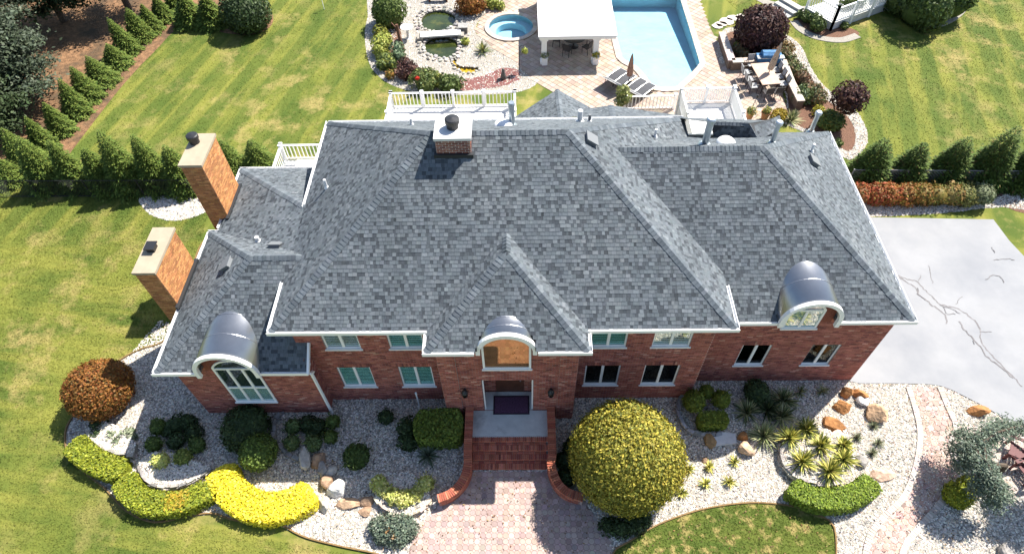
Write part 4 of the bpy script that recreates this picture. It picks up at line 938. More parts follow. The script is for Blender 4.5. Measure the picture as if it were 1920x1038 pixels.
def hedge(name, label, path, w, h, cols, pw=None, leaf=.045, group=None, patch=None, dens=1.6, taper=True):
    """clipped hedge along a ground path"""
    Q, T = resample(path, .1); n = len(Q); Ln = n * .1; N = np.stack([-T[:, 1], T[:, 0]], 1)
    t = thing(name, label, 'hedge', (Q[n // 2][0], Q[n // 2][1], 0), group)
    cnt = int(Ln * (w + 2 * h) * dens / (leaf * leaf * 1.2)); i = RNG.random(cnt) * (n - 1); i0 = i.astype(int); fr = (i - i0)[:, None]; i1 = np.minimum(i0 + 1, n - 1)
    c = Q[i0] * (1 - fr) + Q[i1] * fr; nn = N[i0]; th = RNG.random(cnt) * (w + 2 * h)
    top = th < w; x = np.where(top, th - w / 2, np.where(th < w + h, -w / 2, w / 2)); z = np.where(top, h, np.where(th < w + h, (th - w), (th - w - h)))
    # round the shoulders, uneven top
    ed = np.clip(np.abs(x) / (w / 2), 0, 1); z = np.where(top, h - .08 * h * ed ** 10, np.minimum(z, h * .96)) + .02 * RNG.normal(size=cnt) + .025 * np.sin(i * .11 * 3 + x * 5); x = x * (1 - .03 * (z / h) ** 4) + .02 * RNG.normal(size=cnt)
    endf = np.minimum(i, n - 1 - i) * .1; pull = np.clip(endf / (w * .18), 0, 1) ** .4; x = x * pull; P = np.c_[c + nn * x[:, None], np.maximum(z * (.85 + .15 * pull), .02)]
    NN = np.where(top[:, None], np.array([[0, 0, 1.0]]), np.c_[nn * np.sign(x)[:, None], np.full(cnt, .15)]); C = palette(cnt, cols, pw, .18)
    if patch is not None:
        pc, ctr, rad = patch; s = (np.linalg.norm(P[:, :2] - np.array(ctr), axis=1) < rad * (.5 + RNG.random(cnt) * .6)) & (RNG.random(cnt) < .75); C[s] = palette(s.sum(), pc, None, .12)
    core = []
    st = max(1, n // 40); ii = list(range(0, n - 1, st)) + [n - 1]
    for a, b in zip(ii[:-1], ii[1:]):
        k = .80 * w / 2; q = [Q[a] + N[a] * k, Q[a] - N[a] * k, Q[b] - N[b] * k, Q[b] + N[b] * k]; hh = h * .86
        if a == 0: q[0] = Q[a] + N[a] * k * .6; q[1] = Q[a] - N[a] * k * .6
        if b == n - 1: q[2] = Q[b] - N[b] * k * .6; q[3] = Q[b] + N[b] * k * .6
        B = [(*p, 0) for p in q] + [(*p, hh) for p in q]; core += [[B[4], B[5], B[6], B[7]], [B[0], B[4], B[7], B[3]], [B[1], B[2], B[6], B[5]], [B[0], B[1], B[5], B[4]], [B[2], B[3], B[7], B[6]]]
    leaf_obj('foliage', [(leaves_arr(P, NN, leaf, .6, .6), C), core_piece(np.array(core), cols)], M_LEAF, t)
    mb = MB()
    for k in range(3, n - 2, 7): mb.tube([(*Q[k], -.03), (*Q[k], h * .5)], [.02, .012], 5)
    mb.build('stem', M_BARK, t); return t
def yucca(name, label, u, v, L, nb, cols, w=None, group=None, z=0.0, wd=.028, droop=.5, cat='plant'):
    c = G(u, v, z); t = thing(name, label, cat, tuple(c), group); el = np.radians(8 + 78 * RNG.random(nb) ** .8); az = RNG.random(nb) * 6.283; ln = L * (.7 + .4 * RNG.random(nb))
    d = np.stack([np.cos(az) * np.cos(el), np.sin(az) * np.cos(el), np.sin(el)], 1); s = np.stack([-np.sin(az), np.cos(az), np.zeros(nb)], 1); V = []
    k = np.linspace(0, 1, 4); pr = [.6, 1, .75, .05]; R = []
    for j in range(4):
        p = c + d * (ln * k[j])[:, None]; p[:, 2] -= droop * ln * k[j] ** 2 * np.cos(el) * .55 - .02
        p[:, 2] = np.maximum(p[:, 2], z + .015); R.append((p - s * wd * pr[j], p + s * wd * pr[j]))
    for j in range(3): V.append(np.stack([R[j][0], R[j][1], R[j + 1][1], R[j + 1][0]], 1))
    C = palette(nb, cols, w, .12)
    leaf_obj('blades', [(q, C) for q in V], M_LEAF, t); MB().lathe((c[0], c[1], z - .02), [(.05, 0), (.06, .05), (.04, .12)], 8).build('crown_base', M_BARK, t); return t
def conifer(name, label, base, h, r, cols, w=None, group=None, tiers=11, lf=.16, nleaf=3800, z0=.12, lean=(0, 0), power=.85):
    """spruce: tiers of drooping needle sprays on a trunk"""
    b = np.array([base[0], base[1], 0.0]); t = thing(name, label, 'tree', tuple(b), group)
    tt = 1 - np.sqrt(RNG.random(nleaf)); tt = np.clip(tt, 0, .985); tier = (tt * tiers) % 1.0
    rad = r * (1 - tt) ** power * (1.05 - .30 * tier) * (1 - .42 * RNG.random(nleaf) ** 2.2); az = RNG.random(nleaf) * 6.283
    rad = rad * (1 + .14 * np.sin(az * 7 + np.floor(tt * tiers) * 2.1) + .06 * RNG.normal(size=nleaf))
    zz = z0 + tt * (h - z0) - .10 * rad; P = b + np.stack([np.cos(az) * rad + lean[0] * tt * h, np.sin(az) * rad + lean[1] * tt * h, np.maximum(zz, .03)], 1)
    out = np.stack([np.cos(az), np.sin(az), -.25 + .5 * tt], 1) + .35 * unit(nleaf); out /= np.linalg.norm(out, axis=1)[:, None]; sd = np.cross(out, np.array([0, 0, 1.0])) + .5 * unit(nleaf); sd /= np.linalg.norm(sd, axis=1)[:, None]
    s = lf * (.6 + .7 * RNG.random((nleaf, 1))) * (.55 + .45 * (1 - tt[:, None])); V = np.stack([P - out * s * .5, P + sd * s * .42, P + out * s, P - sd * s * .42], 1)
    cone = []
    for k in range(10):
        a0, a1 = 6.283 * k / 10, 6.283 * (k + 1) / 10; q = .62 * r; top = b + (lean[0] * h * .9, lean[1] * h * .9, h * .88)
        p0 = b + (q * math.cos(a0), q * math.sin(a0), z0 + .05); p1 = b + (q * math.cos(a1), q * math.sin(a1), z0 + .05); cone.append([p0, p1, top, top])
    leaf_obj('crown', [(V, palette(nleaf, cols, w, .16)), core_piece(np.array(cone), cols)], M_NEEDLE, t)
    MB().tube([b + (0, 0, -.05), b + (lean[0] * h * .5, lean[1] * h * .5, h * .5), b + (lean[0] * h, lean[1] * h, h * .96)], [.05 + .02 * r, .04, .008], 7).build('trunk', M_BARK, t); return t

OLIVE = [(.24, .27, .022), (.31, .33, .03), (.15, .19, .018)]; BOX = [(.10, .145, .032), (.135, .18, .042), (.065, .10, .022)]
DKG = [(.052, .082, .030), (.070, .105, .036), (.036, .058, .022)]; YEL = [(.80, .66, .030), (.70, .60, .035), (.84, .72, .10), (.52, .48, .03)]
LIME = [(.56, .55, .16), (.44, .47, .11), (.64, .61, .24)]; GOLDG = [(.36, .31, .045), (.25, .235, .036), (.13, .145, .024), (.48, .39, .065)]
RUST = [(.26, .105, .025), (.34, .15, .035), (.15, .09, .022), (.19, .06, .018)]; PURP = [(.050, .020, .022), (.075, .030, .028), (.03, .014, .016), (.10, .05, .035)]
SPR = [(.125, .175, .034), (.08, .125, .026), (.175, .22, .045)]; BLUE = [(.15, .19, .135), (.105, .14, .10), (.215, .25, .185)]
YUC = [(.16, .20, .09), (.38, .39, .21), (.50, .48, .26), (.10, .13, .05)]; YUCY = [(.56, .52, .12), (.24, .26, .05), (.66, .60, .18), (.12, .15, .03)]
GB = 'clipped shrubs in the front beds'

# ---- front left bed
t = ball('copper_bush', 'large rust-brown round bush on the lawn edge left of the house', 'bush', 186, 727, 1.0, 1.22, RUST, [4, 3, 3, 2], .05, amp=.05, dens=1.8, squash=.85)
hedge('olive_hedge', 'short olive clipped hedge nearest the rust-brown bush', [tuple(p) for p in smooth_loop(G2([(134, 826), (160, 852), (192, 870), (230, 882)], .5), 6, False)], .9, .52, OLIVE, group='low serpentine hedges')
hedge('olive_hedge', 'long olive hedge curving along the lawn beside the yellow hedge', [tuple(p) for p in smooth_loop(G2([(228, 893), (245, 922), (275, 940), (320, 942), (360, 932), (394, 910)], .5), 6, False)], .88, .52, OLIVE, group='low serpentine hedges', patch=([(.42, .30, .03)], G(328, 936, .6)[:2], .5))
hedge('yellow_hedge', 'bright yellow crescent hedge on the pebbles', [tuple(p) for p in smooth_loop(G2([(412, 874), (426, 912), (460, 940), (505, 951), (550, 940), (586, 918)], .5), 6, False)], 1.12, .52, YEL, [4, 3, 3, 1], leaf=.05, dens=1.9)
ball('boxwood', 'tiny dark boxwood in the shaded bed left of the big window', 'shrub', 297, 800, .3, .30, BOX, group=GB)
ball('boxwood', 'mid-green boxwood ball behind the two pale yellow balls, left side', 'shrub', 288, 832, .28, .29, BOX, group=GB)
ball('boxwood', 'pale yellow ball shrub at the pebble terrace edge, fully sunlit', 'shrub', 303, 864, .3, .31, LIME, group=GB)
ball('boxwood', 'half sunlit yellow-green ball shrub beside the pale yellow one', 'shrub', 344, 857, .3, .32, [(.20, .25, .05), (.28, .30, .07), (.14, .18, .04)], group=GB)
ball('boxwood', 'green ball shrub between the terrace and the large dark bush', 'shrub', 370, 833, .3, .30, [(.12, .16, .04), (.08, .12, .03)], group=GB)
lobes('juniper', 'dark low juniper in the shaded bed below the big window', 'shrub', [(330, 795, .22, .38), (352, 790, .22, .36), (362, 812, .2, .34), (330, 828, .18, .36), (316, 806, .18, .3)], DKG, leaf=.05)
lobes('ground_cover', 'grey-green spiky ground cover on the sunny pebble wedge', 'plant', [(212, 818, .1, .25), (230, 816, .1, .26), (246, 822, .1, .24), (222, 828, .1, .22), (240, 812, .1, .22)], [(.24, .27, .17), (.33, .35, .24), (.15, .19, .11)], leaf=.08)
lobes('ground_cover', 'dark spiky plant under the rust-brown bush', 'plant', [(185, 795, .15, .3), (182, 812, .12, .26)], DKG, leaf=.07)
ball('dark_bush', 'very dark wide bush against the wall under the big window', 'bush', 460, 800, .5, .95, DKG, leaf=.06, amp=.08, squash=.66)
ball('round_bush', 'dense green round bush in front of the very dark bush', 'bush', 483, 848, .6, .70, [(.11, .16, .03), (.15, .205, .04), (.065, .10, .02)], leaf=.05, squash=.85)
for u, v, r, lb, cl in ((549, 799, .29, 'variegated ball shrub at the back left of the ringed bed', LIME), (547, 829, .29, 'variegated ball shrub at the front left of the ringed bed', LIME), (588, 831, .31, 'variegated ball shrub front centre of the ringed bed, touched by sun', LIME), (624, 790, .27, 'green ball shrub at the back right of the ringed bed', BOX), (620, 818, .27, 'green ball shrub at the front right of the ringed bed', BOX)):
    ball('boxwood', lb, 'shrub', u, v, .28, r, [(.11, .16, .05), (.18, .23, .09), (.075, .11, .03)] if cl is LIME else BOX, group=GB)
lobes('juniper', 'low dark juniper in the middle of the ringed bed', 'shrub', [(578, 795, .18, .36), (598, 800, .18, .34), (588, 812, .15, .3)], DKG, leaf=.05)
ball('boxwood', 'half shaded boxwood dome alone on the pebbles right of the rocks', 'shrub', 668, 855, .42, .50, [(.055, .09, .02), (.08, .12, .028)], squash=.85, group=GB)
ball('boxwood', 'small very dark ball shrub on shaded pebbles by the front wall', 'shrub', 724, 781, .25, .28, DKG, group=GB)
_a, _b = G(775, 795, .95), G(868, 792, .95)
hedge('box_hedge', 'block-shaped clipped hedge left of the front steps', [tuple(_a[:2]), tuple(_b[:2])], 1.25, 1.0, [(.15, .20, .03), (.20, .25, .04), (.09, .13, .02)], leaf=.055, dens=1.7)
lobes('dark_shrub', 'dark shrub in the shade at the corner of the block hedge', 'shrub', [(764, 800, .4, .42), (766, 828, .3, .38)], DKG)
yucca('yucca', 'grey-green yucca rosette in the shade beside the left brick wall', 803, 855, .62, 90, [(.14, .18, .12), (.20, .24, .17), (.09, .12, .07)], group='yuccas')
lobes('lime_shrub', 'pale lime shrub cluster in a crescent beside the left brick wall', 'shrub', [(712, 908, .30, .34), (721, 920, .28, .30), (738, 931, .30, .34), (758, 935, .30, .36), (776, 929, .28, .32), (787, 919, .26, .25)], LIME, leaf=.055, amp=.08)
ball('lime_ball', 'single pale lime ball shrub next to the left brick wall end', 'shrub', 799, 906, .28, .30, LIME, leaf=.05)
lobes('blue_juniper', 'spreading blue-grey juniper at the edge of the front walk', 'shrub', [(712, 990, .15, .40), (735, 985, .18, .44), (758, 986, .16, .42), (720, 1002, .15, .36), (748, 1003, .15, .40), (768, 994, .13, .30)], BLUE, leaf=.05, dens=1.5, patch=([(.30, .16, .06)], .9))
# ---- front right bed
ball('globe_shrub', 'huge golden green globe shrub right of the front steps', 'bush', 1179, 858, 1.75, 1.93, GOLDG, [3, 4, 3, 2], .047, amp=.085, dens=2.3, patch=([(.52, .29, .035), (.44, .26, .035), (.46, .34, .05)], .36))
lobes('ground_cover', 'dark trailing ground cover beneath the huge globe shrub', 'plant', [(1140, 985, .1, .35), (1165, 990, .12, .4), (1190, 985, .1, .36), (1208, 972, .1, .3)], DKG, leaf=.06)
lobes('ground_cover', 'dark shrub between right brick wall and globe shrub', 'plant', [(1062, 862, .2, .4), (1060, 895, .2, .36), (1075, 835, .2, .36)], DKG, leaf=.06)
for u, v, z, r, lb in ((1301, 752, .72, .42, 'largest of three topiary balls in the stone ring, left one'), (1325, 734, .62, .28, 'smallest of three topiary balls in the stone ring, rear one'), (1353, 748, .68, .36, 'middle-sized topiary ball in the stone ring, right one')):
    ball('topiary_ball', lb, 'shrub', u, v, z, r, [(.15, .185, .026), (.19, .225, .03), (.10, .13, .02)], leaf=.045, group='topiary in the stone ring')
hedge('topiary_block', 'little clipped hedge block in front of the three topiary balls', [tuple(G(1310, 785, .55)[:2]), tuple(G(1366, 781, .55)[:2])], .58, .6, [(.19, .23, .03), (.23, .27, .035), (.13, .17, .022)], group='topiary in the stone ring')
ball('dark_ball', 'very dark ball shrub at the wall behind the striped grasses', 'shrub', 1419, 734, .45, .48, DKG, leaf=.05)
SY_ = 'small yellow yuccas on bright pebbles'
for u, v, lb in ((1278, 925, 'small yucca nearest the bottom of the globe shrub'), (1290, 880, 'small yucca touching the globe shrub edge'), (1329, 875, 'small yucca below the brown topped stone'), (1322, 908, 'small yucca in the middle of the bright pebbles'), (1377, 866, 'small yucca below the pair of rust stones'), (1366, 904, 'small yucca nearest the lawn island')):
    yucca('small_yucca', lb, u, v, .36, 55, YUCY, group=SY_, wd=.02)
BG = 'big striped yuccas right of centre'
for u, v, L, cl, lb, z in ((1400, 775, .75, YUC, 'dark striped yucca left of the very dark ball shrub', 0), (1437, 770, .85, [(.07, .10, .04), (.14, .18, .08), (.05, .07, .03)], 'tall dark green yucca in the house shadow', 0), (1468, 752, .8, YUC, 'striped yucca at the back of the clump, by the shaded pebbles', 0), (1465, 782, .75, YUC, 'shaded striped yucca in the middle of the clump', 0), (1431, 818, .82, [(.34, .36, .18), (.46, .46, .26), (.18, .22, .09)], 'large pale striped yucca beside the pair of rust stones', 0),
                          (1479, 822, .70, YUCY, 'yellow yucca behind the terrace wall, left end', .3), (1512, 806, .65, YUCY, 'yellow yucca at the rear of the terrace', .3), (1537, 836, .68, YUCY, 'yellow yucca in the centre of the terrace', .3), (1503, 866, .72, YUCY, 'yellow yucca at the front left of the terrace', .3), (1553, 884, .75, YUCY, 'yellow yucca at the front right of the terrace', .3), (1580, 862, .66, YUCY, 'yellow yucca at the right edge of the terrace', .3), (1581, 836, .5, YUCY, 'small yellow yucca at the back right of the terrace', .3)):
    yucca('striped_yucca', lb, u, v, L, 130, cl, group=BG, z=z)
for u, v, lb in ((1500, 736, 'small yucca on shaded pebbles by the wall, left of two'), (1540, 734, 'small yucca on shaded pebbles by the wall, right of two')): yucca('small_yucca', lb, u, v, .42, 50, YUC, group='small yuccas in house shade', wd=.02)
for u, v, lb in ((1605, 820, 'grey-green tuft left of three beside the path bed'), (1637, 799, 'grey-green tuft just below the big boulder'), (1645, 832, 'dark tuft nearest the hexagon path'), (1634, 850, 'small dark tuft above the end of the arc hedge')): yucca('grass_tuft', lb, u, v, .34, 80, [(.20, .22, .13), (.12, .14, .08), (.28, .28, .17)], group='grass tufts by the path', wd=.012, droop=.7)
hedge('arc_hedge', 'bright green arc hedge in front of the yucca terrace', [tuple(p) for p in smooth_loop(G2([(1484, 906), (1510, 925), (1550, 935), (1592, 930), (1622, 915), (1640, 898)], .6), 6, False)], .78, .62, [(.17, .24, .026), (.23, .30, .034), (.11, .165, .02)])
ball('olive_ball', 'olive ball shrub below the weeping conifer, lit side', 'shrub', 1797, 928, .4, .48, OLIVE, leaf=.05)
ball('olive_ball', 'small olive ball shrub half hidden under the weeping conifer', 'shrub', 1815, 908, .4, .34, OLIVE, leaf=.05)
# weeping blue conifer
wc = thing('weeping_conifer', 'weeping blue-green conifer draped over the seating corner', 'tree', tuple(G(1858, 902)))
LIM = [[(1850, 868, 2.3), (1832, 845, 2.2), (1808, 838, 1.7), (1790, 840, 1.1)], [(1850, 868, 2.3), (1845, 828, 2.2), (1822, 815, 1.8), (1797, 812, 1.3)], [(1845, 828, 2.2), (1870, 810, 2.3), (1900, 801, 2.1), (1935, 796, 2.0), (2005, 870, 2.4)], [(1850, 868, 2.3), (1864, 898, 2.1), (1872, 922, 1.7), (1864, 944, 1.0)], [(1850, 868, 2.3), (1842, 898, 1.9), (1836, 924, 1.1)], [(1850, 868, 2.3), (1872, 905, 2.0), (1890, 926, 1.4)], [(1845, 828, 2.2), (1862, 800, 2.0), (1888, 792, 1.8)], [(1832, 845, 2.2), (1815, 862, 1.6), (1802, 872, 1.0)]]
mb = MB(); b0 = G(1858, 902); mb.tube([b0 + (0, 0, -.05), b0 + (.05, .2, 1.0), G(1850, 868, 2.3)], [.12, .09, .05], 7); PL_ = []
_sv = np.array([.605, .521, 1.0]); _hub2 = G(2005, 870, 2.4); LIMW = [[G(u, v, z) for u, v, z in l] for l in LIM]
for ch in ([(1870, 945), (1850, 962)], [(1880, 968), (1862, 992)], [(1900, 975), (1895, 1005)], [(1925, 985), (1920, 1020)], [(1900, 990), (1872, 1020)], [(1940, 960), (1960, 1000)], [(1912, 960), (1938, 1012)], [(1885, 985), (1850, 1012)], [(1905, 1000), (1895, 1040)]):
    LIMW.append([_hub2] + [G(u, v) + _sv * (2.5 - .25 * j) for j, (u, v) in enumerate(ch)])
for P in LIMW:
    Q, T = resample(P, .12); mb.tube(Q, list(np.linspace(.045, .012, len(Q))), 5)
    for q in Q:
        k = 120; off = RNG.normal(size=(k, 3)) * (.18, .18, .06); drop = RNG.random(k) * .42; p = q + off; p[:, 2] -= drop * (.3 + np.abs(off[:, 0]) * 2); PL_.append(p)
mb.build('trunk', M_BARK, wc); PL_ = np.concatenate(PL_); PL_[:, 2] = np.maximum(PL_[:, 2], .03); n_ = len(PL_)
leaf_obj('crown', [(leaves_arr(PL_, np.tile([0, 0, 1.0], (n_, 1)), .055, .35, .9), palette(n_, BLUE + [(.20, .24, .19)], [4, 3, 3, 1], .15))], M_NEEDLE, wc)

# ---- spruce row along the wood edge
SPL = [(330, 20, 'at the far end'), (308, 37, 'next to last at the far end'), (287, 57, 'third from the far end'), (266, 72, 'fourth from the far end'), (244, 96, 'fifth from the far end'), (223, 122, 'sixth from the far end'), (197, 154, 'seventh from the far end'), (170, 183, 'eighth from the far end'), (147, 214, 'ninth from the far end'), (118, 247, 'tenth from the far end'), (87, 279, 'eleventh from the far end'), (54, 310, 'next to last at the near end'), (26, 337, 'at the near end by the black fence')]
for u, v, lb in SPL:
    conifer('spruce', 'small spruce in the diagonal wood-edge row, ' + lb, G(u, v)[:2], 1.5 + 1.0 * random.random(), .72 + .3 * random.random(), SPR, None, 'spruces along the wood edge', nleaf=6000, lf=.095, lean=(.05 * random.gauss(0, 1), .05 * random.gauss(0, 1)))
for u, v, h, lb in ((100, 345, 3.3, 'leftmost behind the black fence'), (152, 347, 3.3, 'second from left behind the black fence'), (205, 349, 3.4, 'third from left behind the black fence'), (252, 349, 3.6, 'fourth from left behind the black fence'), (305, 348, 3.7, 'left neighbour of the tall rear chimney'), (352, 352, 3.4, 'peeking out beside the tall rear chimney'), (448, 340, 2.6, 'between tall chimney and the low roof'), (500, 335, 2.8, 'nearest the small white deck')):
    conifer('spruce', 'bushy young spruce, ' + lb, G(u, v)[:2], h * (.72 + .42 * random.random()), .85 + .3 * random.random(), SPR, None, 'spruces in the row behind the black fence', nleaf=8500, lf=.11, power=.75)
ball('holly_bush', 'big dark rounded bush in the bark bed at the top of the lawn', 'bush', 459, 22, 1.2, 1.55, DKG, leaf=.09, squash=.9)
conifer('spruce', 'spruce left of the big dark rounded bush', G(362, 44)[:2], 2.3, 1.15, SPR, None, 'spruces along the wood edge'); conifer('spruce', 'spruce directly beside the big dark rounded bush', G(402, 46)[:2], 2.3, 1.1, SPR, None, 'spruces along the wood edge')
# ---- arborvitae row right
for u, v, h, lb in ((1620, 338, 3.0, 'nearest the house'), (1692, 339, 2.8, 'second from the house'), (1764, 339, 3.1, 'third from the house'), (1836, 339, 3.3, 'fourth from the house'), (1902, 342, 3.2, 'at the picture edge')):
    conifer('arborvitae', 'dark green arborvitae in the right row, ' + lb, G(u, v)[:2], h * (.88 + .22 * random.random()), .92 + .25 * random.random(), [(.085, .13, .027), (.055, .09, .02), (.12, .17, .035), (.16, .11, .04)], [5, 5, 4, .5], 'arborvitae right of the house', tiers=30, lf=.13, nleaf=6500, power=.6)
# ---- colourful shrub row
CLR = [([(.36, .085, .035), (.28, .10, .03), (.16, .11, .03)], 'red'), ([(.40, .08, .04), (.30, .09, .03), (.2, .12, .03)], 'red'), ([(.38, .10, .04), (.25, .14, .03)], 'red-orange'), ([(.34, .13, .04), (.2, .14, .03)], 'orange'), ([(.30, .15, .04), (.17, .15, .03)], 'orange-green'), ([(.26, .16, .04), (.15, .15, .03)], 'orange-green'), ([(.30, .18, .06), (.16, .16, .04)], 'amber'), ([(.22, .2, .06), (.14, .16, .05)], 'olive'), ([(.20, .22, .12), (.13, .16, .08)], 'grey-green')]
for i, (cl, cn) in enumerate(CLR):
    u = 1612 + i * 28.5; ball('barberry', f'{cn} shrub, {"first second third fourth fifth sixth seventh eighth ninth".split()[i]} from the house in the colourful row', 'shrub', u, 364, .52, .62, cl, leaf=.065, group='colourful shrub row', amp=.12, dens=1.2, squash=.8)
# ---- wood edge trees
def big_tree(name, label, base, h, cr, cz, cols, nl=26, per=420, leaf=.11, lean=(0, 0)):
    b = np.array([base[0], base[1], 0.0]); t = thing(name, label, 'tree', tuple(b)); top = b + (lean[0], lean[1], h); mb = MB()
    mb.tube([b + (0, 0, -.1), b + (lean[0] * .3, lean[1] * .3, h * .4), top], [.24, .17, .03], 9); P = []
    for k in range(nl):
        f = .22 + .76 * k / nl; s = b + np.array([lean[0] * f, lean[1] * f, h * f]); a = k * 2.4; ln = cr * (1.08 - f * .72) * (.75 + .5 * random.random()); e = s + np.array([math.cos(a) * ln, math.sin(a) * ln, ln * .10])
        mid = (s + e) / 2 + (0, 0, .15); mb.tube([s, mid, e], [.06, .04, .012], 5)
        for q in np.linspace(.35, 1.0, 5):
            c = s * (1 - q) + e * q; m = int(per * (.4 + .6 * q) / 3); P.append(c + RNG.normal(size=(m, 3)) * (.30 + .16 * q, .30 + .16 * q, .15))
    mb.build('trunk', M_BARK, t); P = np.concatenate(P); P[:, 2] = np.maximum(P[:, 2], .1); n = len(P)
    leaf_obj('crown', [(leaves_arr(P, np.tile([0, 0, 1.0], (n, 1)), leaf, .5, .7), palette(n, cols, None, .18))], M_LEAF, t); return t
WD = [(.075, .098, .06), (.055, .075, .045), (.10, .125, .075), (.04, .055, .03)]; WD2 = [(.05, .075, .03), (.035, .055, .022), (.07, .10, .04)]
big_tree('woodland_tree', 'tall grey-green tree leaning into the picture at the left edge', G(52, 196)[:2], 5.6, 2.6, 4, WD, 34, 620)
big_tree('woodland_tree', 'dark tree at the left picture edge below the grey-green one', G(-5, 262)[:2], 4.6, 2.3, 3, WD2, 28, 520)
big_tree('woodland_tree', 'dark tree in the upper left corner of the picture', G(10, 110)[:2], 6.5, 3.0, 5, WD, 34, 600)
big_tree('woodland_tree', 'dark tree at the top edge behind the leaf litter clearing', G(120, 40)[:2], 5.5, 2.6, 4, WD2, 30, 520)
big_tree('woodland_tree', 'bare-stemmed dark tree at the top behind the spruces', G(245, 22)[:2], 7.5, 2.4, 4, WD2, 22, 420)
big_tree('woodland_tree', 'shadowy tree at the top left corner behind the others', G(-60, 60)[:2], 8, 3.4, 5, WD2, 34, 520)

# ================================================================ WATER
M_POOLP = mat('pool_plaster', (.36, .57, .65), .8, var=.10, vscale=.8)
M_COPE = mat('pale_coping', attr=True, rough=.8, var=.08, vscale=6)
def water_mat(name, col, dens, tint=(.93, .98, 1)):
    m = bpy.data.materials.new(name); m.use_nodes = True; n = m.node_tree; L = n.links; out = n.nodes['Material Output']; n.nodes.remove(n.nodes['Principled BSDF'])
    t = n.nodes.new('ShaderNodeBsdfTransparent'); t.inputs[0].default_value = (*tint, 1); g = n.nodes.new('ShaderNodeBsdfGlossy'); g.inputs['Roughness'].default_value = .04
    nz = n.nodes.new('ShaderNodeTexNoise'); nz.inputs['Scale'].default_value = 1.6; nz.inputs['Detail'].default_value = 4; geo = n.nodes.new('ShaderNodeNewGeometry'); L.new(geo.outputs['Position'], nz.inputs['Vector'])
    b = n.nodes.new('ShaderNodeBump'); b.inputs['Strength'].default_value = .25; b.inputs['Distance'].default_value = .2; L.new(nz.outputs[0], b.inputs['Height']); L.new(b.outputs[0], g.inputs['Normal'])
    f = n.nodes.new('ShaderNodeFresnel'); f.inputs[0].default_value = 1.33; L.new(b.outputs[0], f.inputs['Normal']); ms = n.nodes.new('ShaderNodeMixShader'); L.new(f.outputs[0], ms.inputs[0]); L.new(t.outputs[0], ms.inputs[1]); L.new(g.outputs[0], ms.inputs[2]); L.new(ms.outputs[0], out.inputs[0])
    v = n.nodes.new('ShaderNodeVolumeAbsorption'); v.inputs['Color'].default_value = (*col, 1); v.inputs['Density'].default_value = dens; L.new(v.outputs[0], out.inputs['Volume']); return m
def basin(name, poly, zs, label, m, wm, wname, wlabel, ztop=.03, zw=-.05):
    poly = list(poly); n = len(poly)
    if area(poly) < 0: poly = poly[::-1]; zs = zs[::-1]
    tris = tessellate_polygon([[Vector((x, y, 0)) for x, y in poly]])
    V = [(x, y, z) for (x, y), z in zip(poly, zs)] + [(x, y, ztop) for x, y in poly]; F = [t for t in tris] + [(i, n + i, n + (i + 1) % n, (i + 1) % n) for i in range(n)]
    b = tag(np_mesh(name, V, F, m), label, kind='structure'); c = np.mean(poly, 0)
    pi = [tuple(c + (np.array(p) - c) * .998) for p in poly]; V = [(x, y, z + .01) for (x, y), z in zip(pi, zs)] + [(x, y, zw) for x, y in pi]
    F = [tuple(t) for t in tris] + [tuple(n + k for k in t) for t in tris] + [(i, n + i, n + (i + 1) % n, (i + 1) % n) for i in range(n)]
    tag(np_mesh(wname, V, F, wm), wlabel, kind='structure'); return b
def coping(parent, poly, w, z0, z1, cols, step=.45, name='coping_stone', scale=None):
    P = list(poly) + [poly[0]]; Q, T = resample(P, step); s = 1 if area(list(poly)) > 0 else -1; N = np.stack([T[:, 1], -T[:, 0]], 1) * s; V = []
    for i in range(len(Q) - 1):
        a, b = Q[i] + (Q[i + 1] - Q[i]) * .01, Q[i + 1] - (Q[i + 1] - Q[i]) * .01
        p = [a + N[i] * w, b + N[i + 1] * w, b - N[i + 1] * .03, a - N[i] * .03]; V.append([(x, y, z0) for x, y in p] + [(x, y, z1) for x, y in p])
    pieces(parent, name, np.array(V), BOXF, palette(len(V), cols, None, .05), M_COPE, 200)
CREAM = [(.45, .39, .33), (.41, .345, .29), (.49, .43, .38)]
pz = [-1.2, -.9, -.5, -.42, -.36, -.3, -.3, -.38, -.55, -.9, -1.2]
pb = basin('swimming_pool', POOL, pz, 'long light blue swimming pool with a tapered shallow end', M_POOLP, water_mat('pool_water', (.42, .84, .97), .035), 'pool_water', 'clear blue pool water'); coping(pb, POOL, .34, .036, .075, CREAM)
sb = basin('spa_pool', SPA, [-.75] * 32, 'round spa beside the ponds', M_POOLP, water_mat('spa_water', (.45, .86, .92), .10), 'spa_water', 'pale turquoise spa water'); coping(sb, SPA, .26, .036, .10, CREAM, .3)
bench = [(_pc[0] + 1.02 * math.cos(t), _pc[1] + 1.02 * math.sin(t)) for t in np.arange(32) * math.pi / 16]; V = [(x, y, -.32) for x, y in SPA] + [(x, y, -.32) for x, y in bench] + [(x, y, -.75) for x, y in bench]
np_mesh('spa_bench', V, [(i, (i + 1) % 32, 32 + (i + 1) % 32, 32 + i) for i in range(32)] + [(32 + i, 32 + (i + 1) % 32, 64 + (i + 1) % 32, 64 + i) for i in range(32)], M_POOLP, sb)

